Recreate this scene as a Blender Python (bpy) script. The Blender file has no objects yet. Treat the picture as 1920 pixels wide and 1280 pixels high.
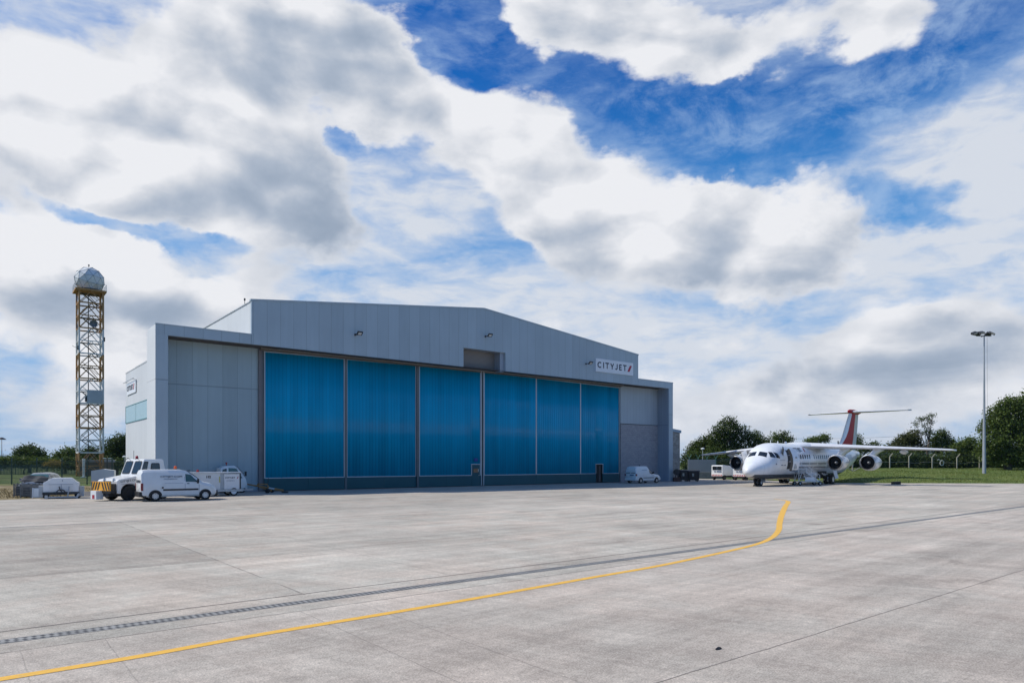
import bpy, bmesh, math, random
import numpy as np
from mathutils import Vector, Matrix
R = math.radians
rng = random.Random(7)
sc = bpy.context.scene
COL = sc.collection
# ------------------------------------------------------------------ camera
EYE = 2.2
cam_d = bpy.data.cameras.new("camera")
cam = bpy.data.objects.new("camera", cam_d); COL.objects.link(cam)
cam.location = (0, 0, EYE); cam.rotation_euler = (R(90), 0, 0)
cam_d.lens = 24; cam_d.sensor_width = 36; cam_d.shift_y = 227.5 / 1920
cam_d.clip_start = 0.1; cam_d.clip_end = 30000
sc.camera = cam
sc.view_settings.view_transform = 'Standard'; sc.view_settings.look = 'None'
sc.view_settings.exposure = 0.0; sc.view_settings.gamma = 1
sc.cycles.max_bounces = 6; sc.cycles.transparent_max_bounces = 16
# ------------------------------------------------------------------ sun
SUN_EL = 44
sl = bpy.data.lights.new("sun", 'SUN'); sl.energy = 4.3; sl.angle = R(0.5); sl.color = (1, .955, .865)
so = bpy.data.objects.new("sun", sl); COL.objects.link(so)
so.rotation_euler = (0, R(-(90 - SUN_EL)), 0); so.location = (-40, 0, 60)
# ------------------------------------------------------------------ node helper
class NT:
    def __init__(s, tree): s.t = tree; s.n = tree.nodes; s.l = tree.links
    def new(s, typ, **kw):
        nd = s.n.new(typ)
        for k, v in kw.items():
            if k.startswith('i_'):
                nd.inputs[k[2:].replace('_', ' ')].default_value = v
            else: setattr(nd, k, v)
        return nd
    def put(s, sock, v):
        if isinstance(v, (int, float, tuple, list)): sock.default_value = v
        else: s.l.new(v, sock)
    def m(s, op, a, b=None, c=None, clamp=False):
        nd = s.n.new('ShaderNodeMath'); nd.operation = op; nd.use_clamp = clamp
        for i, v in enumerate((a, b, c)):
            if v is not None: s.put(nd.inputs[i], v)
        return nd.outputs[0]
    def vm(s, op, a, b=None):
        nd = s.n.new('ShaderNodeVectorMath'); nd.operation = op
        s.put(nd.inputs[0], a)
        if b is not None: s.put(nd.inputs[1], b)
        return nd.outputs[0]
    def smooth(s, v, lo, hi, a=0., b=1., kind='SMOOTHSTEP'):
        nd = s.n.new('ShaderNodeMapRange'); nd.interpolation_type = kind; nd.clamp = True
        s.put(nd.inputs[0], v)
        for i, x in zip((1, 2, 3, 4), (lo, hi, a, b)): s.put(nd.inputs[i], x)
        return nd.outputs[0]
    def mix(s, f, a, b, mode='MIX'):
        nd = s.n.new('ShaderNodeMix'); nd.data_type = 'RGBA'; nd.blend_type = mode
        s.put(nd.inputs[0], f); s.put(nd.inputs[6], a); s.put(nd.inputs[7], b)
        return nd.outputs[2]
    def noise(s, vec, scale, detail=3, rough=.5, dist=0., dim='3D'):
        nd = s.n.new('ShaderNodeTexNoise'); nd.noise_dimensions = dim
        if vec is not None: s.l.new(vec, nd.inputs['Vector'])
        nd.inputs['Scale'].default_value = scale; nd.inputs['Detail'].default_value = detail
        nd.inputs['Roughness'].default_value = rough; nd.inputs['Distortion'].default_value = dist
        return nd.outputs['Fac']
    def sep(s, v):
        nd = s.n.new('ShaderNodeSeparateXYZ'); s.l.new(v, nd.inputs[0]); return nd.outputs
    def comb(s, x, y, z=0.):
        nd = s.n.new('ShaderNodeCombineXYZ')
        for i, q in enumerate((x, y, z)): s.put(nd.inputs[i], q)
        return nd.outputs[0]
# ------------------------------------------------------------------ world
def make_world():
    w = bpy.data.worlds.new("World"); sc.world = w; w.use_nodes = True
    N = NT(w.node_tree); N.n.clear()
    out = N.new('ShaderNodeOutputWorld')
    D = N.new('ShaderNodeTexCoord').outputs['Generated']
    dx, dy, dz = N.sep(D)
    az = N.m('ARCTAN2', dx, dy)
    hr = N.m('SQRT', N.m('ADD', N.m('MULTIPLY', dx, dx), N.m('MULTIPLY', dy, dy)))
    el = N.m('DIVIDE', dz, N.m('MAXIMUM', hr, .05))
    sky = N.new('ShaderNodeTexSky'); sky.sky_type = 'NISHITA'; sky.sun_disc = False
    sky.sun_elevation = R(SUN_EL); sky.sun_rotation = R(-90); sky.air_density = 1.0
    sky.dust_density = .4; sky.ozone_density = 3.0
    # a polarised, saturated blue
    hs = N.new('ShaderNodeHueSaturation'); N.l.new(sky.outputs[0], hs.inputs['Color'])
    hs.inputs['Saturation'].default_value = 1.32; hs.inputs['Value'].default_value = 1.0
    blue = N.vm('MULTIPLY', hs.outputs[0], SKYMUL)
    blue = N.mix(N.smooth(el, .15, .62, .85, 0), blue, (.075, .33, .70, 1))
    # two sets of coordinates: round cumulus lumps, and a flatter sheet for the high veil
    elc = N.m('MAXIMUM', el, -.02)
    sn, cs = N.m('SINE', az), N.m('COSINE', az)
    base = N.comb(sn, cs, N.m('MULTIPLY', elc, 1.45))
    flat = N.comb(sn, cs, N.m('MULTIPLY', N.m('POWER', N.m('MAXIMUM', el, 0.0), .75), 2.6))
    def warped(vec, sc_, amp, det=3, rough=.5):
        nd = N.new('ShaderNodeTexNoise'); N.l.new(vec, nd.inputs['Vector'])
        nd.inputs['Scale'].default_value = sc_; nd.inputs['Detail'].default_value = det
        nd.inputs['Roughness'].default_value = rough
        c = N.vm('SUBTRACT', nd.outputs['Color'], (.5, .5, .5))
        s2 = N.new('ShaderNodeVectorMath', operation='SCALE'); N.l.new(c, s2.inputs[0]); s2.inputs['Scale'].default_value = amp
        return s2.outputs[0]
    wp = warped(base, 5.0, .16, 8, .58)
    P = N.vm('MULTIPLY', N.vm('ADD', N.comb(az, el), wp), (1, 1, 0))
    Pn = N.vm('ADD', base, warped(base, 3.0, .12, 2))
    def blob(px, py, rx, ry, rot=0):
        k = (px - 960) / 1280; a = math.atan(k); c = math.cos(a)
        e = (867.5 - py) / 1280 * c
        mp = N.new('ShaderNodeMapping'); mp.vector_type = 'TEXTURE'
        N.l.new(P, mp.inputs[0])
        mp.inputs['Location'].default_value = (a, e, 0)
        mp.inputs['Rotation'].default_value = (0, 0, R(-rot))
        mp.inputs['Scale'].default_value = (rx / 1280 * c * c, ry / 1280 * c, 3)
        g = N.new('ShaderNodeTexGradient', gradient_type='SPHERICAL'); N.l.new(mp.outputs[0], g.inputs[0])
        return g.outputs['Fac']
    def field(lst, start):
        acc = start
        for (px, py, rx, ry, rot, wt) in lst:
            acc = N.m('MULTIPLY_ADD', blob(px, py, rx, ry, rot), wt, acc)
        return acc
    def cen(v, k): return N.m('MULTIPLY', N.m('SUBTRACT', v, .5), k)
    front = N.smooth(dy, -.15, .25)  # cloud thinned behind the camera so shaded faces turn bluer
    # --- high veil
    Pf = N.vm('ADD', flat, warped(flat, 4.0, .10, 3))
    v1 = N.noise(Pf, 5.0, 10, .60, .2)
    v2 = N.noise(Pf, 16.0, 8, .62, .4)
    high = N.smooth(el, .72, 1.25, 0, .8)  # unseen zenith kept clearer of cloud to cut fill light
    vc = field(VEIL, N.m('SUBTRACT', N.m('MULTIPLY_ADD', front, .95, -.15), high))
    vc = N.m('ADD', N.m('ADD', vc, cen(v1, 2.4)), cen(v2, 1.5))
    va = N.smooth(vc, -.45, 1.35, 0, .97, 'LINEAR')
    v3 = N.noise(Pn, 11.0, 10, .64, .25)
    wsp = N.m('MULTIPLY', N.smooth(v3, .38, .70, 0, .66), N.smooth(v1, .36, .60, .25, 1))
    va = N.m('MAXIMUM', va, wsp)
    vcol = N.mix(N.smooth(vc, .1, 1.5), (.42, .57, .80, 1), (.69, .73, .80, 1))
    # --- cumulus: cauliflower lumps from fractal voronoi on top of soft noise
    def puff(vec, sc_, det=2., rough=.5):
        nd = N.new('ShaderNodeTexVoronoi', feature='F1'); N.l.new(vec, nd.inputs['Vector'])
        nd.inputs['Scale'].default_value = sc_; nd.inputs['Detail'].default_value = det; nd.inputs['Roughness'].default_value = rough
        return nd.outputs['Distance']
    f1 = N.noise(Pn, 4.5, 14, .64)
    pf = puff(Pn, 8.0)
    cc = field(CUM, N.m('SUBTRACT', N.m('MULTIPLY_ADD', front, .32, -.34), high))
    cc = N.m('ADD', N.m('ADD', cc, cen(f1, 1.9)), N.m('MULTIPLY', pf, -.62))
    ca = N.smooth(cc, -.14, .30)
    lum = N.noise(Pn, 4.0, 12, .62)
    lowt = N.m('MULTIPLY', cen(N.noise(Pf, 3.2, 9, .6, .3), 2.4), N.smooth(el, .10, .42, 1, .15))
    grey = field(GREY, N.m('ADD', N.m('ADD', cen(lum, 1.5), .26), lowt))
    off = N.vm('ADD', Pn, (-.035, 0, .045))
    relief = N.m('SUBTRACT', N.m('ADD', puff(off, 8.0, 1.), N.noise(Pn, 7.0, 10, .62)), N.m('ADD', puff(Pn, 8.0, 1.), N.noise(off, 7.0, 10, .62)))
    g = N.m('MAXIMUM', N.m('ADD', grey, N.m('MULTIPLY', relief, -1.05)), 0.)
    rim = N.smooth(cc, .05, .75, 0, 1)
    g = N.m('TANH', N.m('MULTIPLY', g, N.m('MULTIPLY_ADD', rim, .6, .4)))
    cr = N.new('ShaderNodeValToRGB'); N.l.new(g, cr.inputs[0])
    e0, e1 = cr.color_ramp.elements
    e0.position = 0; e0.color = (.85, .86, .895, 1)
    e1.position = 1; e1.color = (.25, .325, .44, 1)
    m1 = cr.color_ramp.elements.new(.35); m1.color = (.66, .69, .75, 1)
    m2 = cr.color_ramp.elements.new(.70); m2.color = (.42, .485, .59, 1)
    low = N.smooth(el, 0.0, .13, 1, 0)
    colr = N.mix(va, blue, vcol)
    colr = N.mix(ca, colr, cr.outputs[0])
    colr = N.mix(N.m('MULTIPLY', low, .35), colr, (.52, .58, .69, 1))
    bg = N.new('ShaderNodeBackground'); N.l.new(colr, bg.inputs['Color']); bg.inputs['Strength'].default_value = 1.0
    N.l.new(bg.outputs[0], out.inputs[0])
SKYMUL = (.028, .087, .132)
# (px, py, rx, ry, rot, weight) converted to directions on the sky
VEIL = [
    (860, 40, 190, 150, 20, -1.8), (1150, 190, 360, 120, 18, -1.2), (1400, 235, 340, 120, 8, -1.3), (1570, 180, 280, 150, -10, -1.45),
    (1800, 70, 280, 150, -20, -1.2), (1640, 385, 130, 70, 10, -2.3), (1760, 388, 110, 40, 0, -1.4), (655, 265, 40, 30, 0, -.8), (790, 300, 120, 60, 10, -.35),
    (160, 400, 240, 45, 6, -.5), (370, 445, 130, 50, 18, -.55), (0, 380, 120, 30, 0, -.4), (130, 100, 260, 50, 15, -.4), (890, 478, 160, 34, 0, -.6), (640, 545, 110, 40, 8, -.5),
    (1760, 380, 260, 90, 0, .3), (1850, 300, 220, 160, -20, .6), (1100, 700, 1300, 300, 0, .55), (700, 400, 320, 170, 0, .5), (1750, 420, 400, 200, 0, .4)]
CUM = [
    (250, 250, 460, 240, 5, 1.9), (480, 120, 350, 230, 30, 1.6), (560, 400, 260, 170, 20, 1.3), (640, 60, 240, 160, 60, 1.4), (40, 250, 260, 240, 0, .8),
    (790, 190, 230, 140, 40, 1.0), (980, 300, 240, 170, 30, 1.4), (1180, 420, 330, 190, 15, 1.5), (1430, 430, 240, 170, 10, 1.7), (1530, 500, 200, 120, 0, .9), (1030, 230, 90, 70, 0, .5),
    (120, 520, 360, 150, 8, 1.5), (400, 570, 330, 130, 12, 1.4), (200, 680, 500, 180, 0, 1.0),
    (1200, 50, 330, 130, 14, 1.7), (1050, 40, 130, 90, 20, .9), (1370, 110, 160, 90, 0, .7), (1600, 30, 180, 110, 0, 1.7),
    (820, 590, 260, 70, 0, .5), (1150, 640, 500, 110, 0, .45), (1800, 620, 420, 150, -10, .95), (1600, 740, 600, 150, 0, 1.0), (1300, 760, 500, 90, 0, .6), (350, 760, 500, 120, 0, .5),
    (860, 40, 150, 110, 20, -1.0), (1400, 240, 300, 90, 8, -.7), (800, 380, 230, 110, 20, -.55), (655, 265, 45, 34, 0, -.9), (180, 398, 240, 30, 6, -.7), (390, 452, 110, 32, 18, -.8), (640, 545, 100, 34, 8, -1.0), (880, 480, 200, 50, 0, -.8)]
GREY = [
    (560, 405, 520, 190, 15, .66), (690, 340, 260, 230, 50, .22), (650, 460, 300, 130, 8, .24), (520, 90, 340, 240, 50, .42), (720, 200, 180, 260, 20, .22),
    (300, 10, 380, 100, 0, .30), (1440, 510, 420, 120, 4, .48), (1230, 490, 320, 100, 8, .25), (1250, 60, 360, 110, 5, .22), (1620, 40, 180, 90, 0, .18), (1060, 520, 360, 100, 0, .18),
    (230, 610, 420, 90, 0, .36), (60, 720, 340, 70, 0, .28), (1820, 570, 420, 90, -5, .28), (1600, 720, 620, 110, 0, .32), (150, 260, 200, 80, 20, .12),
    (260, 290, 320, 120, 0, -.4), (60, 150, 240, 100, 0, -.35), (120, 480, 360, 60, 8, -.45), (1010, 260, 220, 140, 30, -.45), (1440, 370, 260, 80, 20, -.45),
    (1160, 380, 220, 100, 0, -.3), (1850, 480, 220, 90, 0, -.15)]
make_world()
# ------------------------------------------------------------------ materials
def mat(name, col, rough=.6, metal=0., spec=.5, var=0., vscale=1.0, bump=0., bscale=20., coat=0., emit=None, coords='Object', dirt=None):
    """flat-coloured surface broken up by procedural noise"""
    m = bpy.data.materials.new(name); m.use_nodes = True
    N = NT(m.node_tree); bs = N.n['Principled BSDF']
    bs.inputs['Roughness'].default_value = rough; bs.inputs['Metallic'].default_value = metal
    bs.inputs['Specular IOR Level'].default_value = spec; bs.inputs['Coat Weight'].default_value = coat
    tc = N.new('ShaderNodeTexCoord').outputs[coords]
    c = (*col, 1)
    if var > 0:
        f = N.noise(tc, vscale, 5, .6)
        k = N.smooth(f, .3, .7, 1 - var, 1 + var, 'LINEAR')
        c = N.vm('SCALE', (col[0], col[1], col[2])); nd = c.node; N.l.new(k, nd.inputs['Scale'])
    if dirt:
        f = N.smooth(N.noise(tc, dirt[1], 6, .65), .52, .72)
        c = N.mix(N.m('MULTIPLY', f, dirt[2]), c, (*dirt[0], 1))
    N.put(bs.inputs['Base Color'], c)
    if bump > 0:
        b = N.new('ShaderNodeBump'); b.inputs['Strength'].default_value = bump; b.inputs['Distance'].default_value = .02
        N.l.new(N.noise(tc, bscale, 4, .6), b.inputs['Height']); N.l.new(b.outputs[0], bs.inputs['Normal'])
    if emit: bs.inputs['Emission Color'].default_value = (*emit, 1); bs.inputs['Emission Strength'].default_value = 1
    return m
M = {}
M['white'] = mat('white_paint', (.72, .72, .71), .32, coat=.3, var=.04, vscale=2, dirt=((.40, .38, .35), 3, .14))
M['white2'] = mat('white_gloss', (.78, .78, .78), .25, coat=.4, var=.02, vscale=1.5, dirt=((.45, .44, .42), 1.2, .12))
M['plane'] = mat('aircraft_white', (.76, .77, .79), .22, coat=.5, var=.02, vscale=.8, dirt=((.55, .54, .52), .9, .3))
M['wing'] = mat('wing_grey', (.62, .63, .66), .3, var=.05, vscale=1.2, dirt=((.4, .4, .4), 1.4, .35))
M['tailpale'] = mat('tail_pale', (.66, .68, .66), .3, var=.03)
M['red'] = mat('red_paint', (.44, .008, .018), .45, spec=.25, var=.06)
M['logored'] = mat('logo_red', (.40, .02, .05), .5)
M['navy'] = mat('navy_ink', (.012, .02, .05), .5)
M['inkgrey'] = mat('grey_ink', (.16, .20, .28), .5)
M['black'] = mat('black_plastic', (.018, .018, .02), .5, var=.2)
M['rubber'] = mat('tyre_rubber', (.022, .021, .020), .85, var=.25, vscale=9)
M['glass'] = mat('dark_glass', (.012, .016, .02), .04, spec=.9)
M['glassg'] = mat('green_glass', (.05, .11, .10), .05, spec=.9)
M['metal'] = mat('bare_metal', (.50, .50, .51), .3, 1., var=.1, vscale=6)
M['alu'] = mat('dull_aluminium', (.45, .46, .47), .45, .6, var=.08, vscale=4)
M['galv'] = mat('galvanised_steel', (.42, .44, .46), .5, .4, var=.12, vscale=2)
M['dark'] = mat('dark_metal', (.035, .036, .04), .5, .3, var=.2)
M['orange'] = mat('orange_paint', (.36, .19, .065), .7, var=.25, vscale=1.5, dirt=((.15, .085, .045), 2.5, .7))
M['orangeb'] = mat('beacon_orange', (.85, .13, .02), .25, spec=.7)
M['redb'] = mat('beacon_red', (.35, .02, .015), .25, spec=.7)
M['towwhite'] = mat('tower_white', (.60, .61, .60), .55, var=.12, vscale=1, dirt=((.30, .20, .12), 2.0, .5))
M['yellow'] = mat('yellow_paint', (.80, .36, .015), .6, var=.1)
M['belly'] = mat('belly_grey', (.10, .105, .115), .35, coat=.2, var=.06)
M['fan'] = mat('fan_dark', (.02, .02, .024), .4, .6)
M['unlit_dark'] = mat('unlit_interior', (.03, .03, .03), .8)  # dark colour painted in for the shade inside openings
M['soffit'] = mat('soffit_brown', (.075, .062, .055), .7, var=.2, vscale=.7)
M['blue_door_plinth'] = mat('plinth_teal', (.006, .080, .098), .55, var=.08, vscale=.5)
M['frame'] = mat('door_frame_alu', (.42, .46, .49), .4, .5, var=.06)
M['brick'] = mat('grey_brick', (.17, .165, .16), .85, var=.3, vscale=5, bump=.3)
M['post'] = mat('concrete_post', (.38, .35, .29), .85, var=.12, vscale=3)
M['greenst'] = mat('green_steel', (.015, .05, .04), .5)
M['bark'] = mat('bark', (.09, .07, .05), .9, var=.3, vscale=6, bump=.5)
M['roofgrey'] = mat('roof_sheet', (.45, .47, .49), .5, var=.08)
M['chrome'] = mat('wheel_metal', (.55, .55, .56), .35, .7, var=.1, vscale=9)
M['lens'] = mat('lamp_lens', (.65, .66, .64), .15, spec=.8)
M['tail_red'] = mat('tail_light', (.18, .012, .015), .25, spec=.7)
M['pallet'] = mat('pallet_grey', (.20, .19, .175), .8, var=.3, vscale=5)
M['tarp'] = mat('black_tarp', (.012, .012, .013), .55, var=.3, vscale=6, bump=.6)
M['silver'] = mat('silver_car', (.17, .18, .195), .25, .5, coat=.5)
def cladding(name, col, pitch, off=0., tone=.05, hjoint=None, rough=.38, axis=0, fine=.0, jw=.014, jd=.30):
    m = bpy.data.materials.new(name); m.use_nodes = True
    N = NT(m.node_tree); bs = N.n['Principled BSDF']; bs.inputs['Roughness'].default_value = rough
    tc = N.new('ShaderNodeTexCoord').outputs['Object']
    xyz = N.sep(tc); x = xyz[axis]; z = xyz[2]
    t = N.m('DIVIDE', N.m('SUBTRACT', x, off), pitch)
    fr = N.m('FRACT', t); fl = N.m('FLOOR', t)
    dist = N.m('MULTIPLY', N.m('MINIMUM', fr, N.m('SUBTRACT', 1., fr)), pitch)
    j = N.smooth(dist, jw * .5, jw * 1.6, 1, 0)
    if hjoint is not None:
        dz_ = N.m('ABSOLUTE', N.m('SUBTRACT', z, hjoint))
        j = N.m('MAXIMUM', j, N.smooth(dz_, .03, .05, 1, 0))
    wn = N.new('ShaderNodeTexWhiteNoise', noise_dimensions='1D'); N.l.new(fl, wn.inputs['W'])
    tn = N.smooth(wn.outputs['Value'], 0, 1, 1 - tone, 1 + tone, 'LINEAR')
    big = N.smooth(N.noise(tc, .25, 4, .5), .3, .7, .95, 1.05, 'LINEAR')
    st = N.vm('MULTIPLY', tc, (3., 3., .25))
    streak = N.smooth(N.noise(st, 1.2, 5, .6), .3, .7, .955, 1.03, 'LINEAR')
    k = N.m('MULTIPLY', N.m('MULTIPLY', tn, big), N.m('MULTIPLY', streak, N.m('MULTIPLY_ADD', j, -jd, 1.)))
    nd = N.new('ShaderNodeVectorMath', operation='SCALE'); nd.inputs[0].default_value = col; N.l.new(k, nd.inputs['Scale'])
    N.l.new(nd.outputs[0], bs.inputs['Base Color'])
    h = N.m('MULTIPLY', j, -1.)
    if fine > 0:
        fw = N.m('SINE', N.m('MULTIPLY', x, 2 * math.pi / .25)); h = N.m('MULTIPLY_ADD', fw, fine, h)
    b = N.new('ShaderNodeBump'); b.inputs['Strength'].default_value = .5; b.inputs['Distance'].default_value = .012
    N.l.new(h, b.inputs['Height']); N.l.new(b.outputs[0], bs.inputs['Normal'])
    return m
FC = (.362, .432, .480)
M['fascia'] = cladding('fascia_cladding', FC, 1.02, .44)
M['beam'] = cladding('beam_cladding', FC, 1.25, .55, .03)
M['recess'] = cladding('recess_cladding', (.325, .405, .435), 1.06, .62, .05, hjoint=7.86)
M['recessR'] = cladding('recess_cladding_right', (.38, .43, .47), .52, .1, .03)
M['pillar'] = cladding('pillar_cladding', FC, 6., -2, .01, hjoint=7.93)
M['reveal'] = cladding('reveal_cladding', (.30, .34, .40), .35, .05, .03, hjoint=6.7, axis=1)
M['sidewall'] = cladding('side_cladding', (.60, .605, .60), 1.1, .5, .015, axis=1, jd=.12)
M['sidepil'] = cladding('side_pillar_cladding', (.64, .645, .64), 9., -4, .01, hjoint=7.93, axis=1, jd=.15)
def shutter_mat():
    m = bpy.data.materials.new('shutter_slats'); m.use_nodes = True
    N = NT(m.node_tree); bs = N.n['Principled BSDF']; bs.inputs['Roughness'].default_value = .5
    z = N.sep(N.new('ShaderNodeTexCoord').outputs['Object'])[2]
    w = N.m('FRACT', N.m('DIVIDE', z, .115))
    k = N.smooth(w, .0, .35, .45, 1)
    nd = N.new('ShaderNodeVectorMath', operation='SCALE'); nd.inputs[0].default_value = (.24, .23, .23); N.l.new(k, nd.inputs['Scale'])
    N.l.new(nd.outputs[0], bs.inputs['Base Color'])
    b = N.new('ShaderNodeBump'); b.inputs['Distance'].default_value = .02; N.l.new(w, b.inputs['Height']); N.l.new(b.outputs[0], bs.inputs['Normal'])
    return m
M['shutter'] = shutter_mat()
def block_mat(name, c1, c2, bw=.45, bh=.225, mortar=(.26, .25, .25)):
    m = bpy.data.materials.new(name); m.use_nodes = True
    N = NT(m.node_tree); bs = N.n['Principled BSDF']; bs.inputs['Roughness'].default_value = .9
    x, y, z = N.sep(N.new('ShaderNodeTexCoord').outputs['Object'])
    v = N.comb(N.m('ADD', x, y), z, 0.)
    br = N.new('ShaderNodeTexBrick'); N.l.new(v, br.inputs['Vector'])
    br.inputs['Scale'].default_value = 1; br.inputs['Brick Width'].default_value = bw; br.inputs['Row Height'].default_value = bh
    br.inputs['Mortar Size'].default_value = .008; br.inputs['Color1'].default_value = (*c1, 1); br.inputs['Color2'].default_value = (*c2, 1)
    br.inputs['Mortar'].default_value = (*mortar, 1)
    f = N.smooth(N.noise(v, 6, 5, .7), .3, .7, .75, 1.2, 'LINEAR')
    nd = N.new('ShaderNodeVectorMath', operation='SCALE'); N.l.new(br.outputs['Color'], nd.inputs[0]); N.l.new(f, nd.inputs['Scale'])
    N.l.new(nd.outputs[0], bs.inputs['Base Color'])
    return m
M['block'] = block_mat('split_face_block', (.30, .29, .31), (.36, .345, .36))
M['block2'] = block_mat('annex_block', (.25, .235, .215), (.37, .35, .32))
M['brickw'] = block_mat('low_brick', (.30, .28, .25), (.22, .20, .18), .3, .12)
def door_mat():
    m = bpy.data.materials.new('blue_polycarbonate'); m.use_nodes = True
    N = NT(m.node_tree); bs = N.n['Principled BSDF']
    tc = N.new('ShaderNodeTexCoord').outputs['Object']; x, y, z = N.sep(tc)
    fr = N.m('FRACT', N.m('DIVIDE', x, .30)); rib = N.smooth(N.m('ABSOLUTE', N.m('SUBTRACT', fr, .5)), .38, .49, 0, 1)
    wn = N.new('ShaderNodeTexWhiteNoise', noise_dimensions='1D'); N.l.new(N.m('FLOOR', N.m('DIVIDE', x, .30)), wn.inputs['W'])
    n1 = N.noise(N.vm('MULTIPLY', tc, (1.2, 1, .15)), 1.0, 4, .5)
    k = N.m('ADD', N.m('MULTIPLY', wn.outputs['Value'], .12), N.m('ADD', N.m('MULTIPLY', n1, .5), .62))
    k = N.m('MULTIPLY', k, N.m('MULTIPLY_ADD', rib, -.30, 1.))
    nd = N.new('ShaderNodeVectorMath', operation='SCALE'); nd.inputs[0].default_value = (.001, .33, .55); N.l.new(k, nd.inputs['Scale'])
    N.l.new(nd.outputs[0], bs.inputs['Base Color'])
    bs.inputs['Roughness'].default_value = .16; bs.inputs['Specular IOR Level'].default_value = .22
    N.l.new(N.smooth(wn.outputs['Value'], 0, 1, .10, .26, 'LINEAR'), bs.inputs['Roughness'])
    b = N.new('ShaderNodeBump'); b.inputs['Strength'].default_value = .35; b.inputs['Distance'].default_value = .01
    fw = N.m('ADD', N.m('SINE', N.m('MULTIPLY', x, 2 * math.pi / .30)), N.m('MULTIPLY', N.noise(N.vm('MULTIPLY', tc, (8, 1, .5)), 1.0, 3, .5), 1.5))
    N.l.new(fw, b.inputs['Height']); N.l.new(b.outputs[0], bs.inputs['Normal'])
    return m
M['polycarb'] = door_mat()
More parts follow.
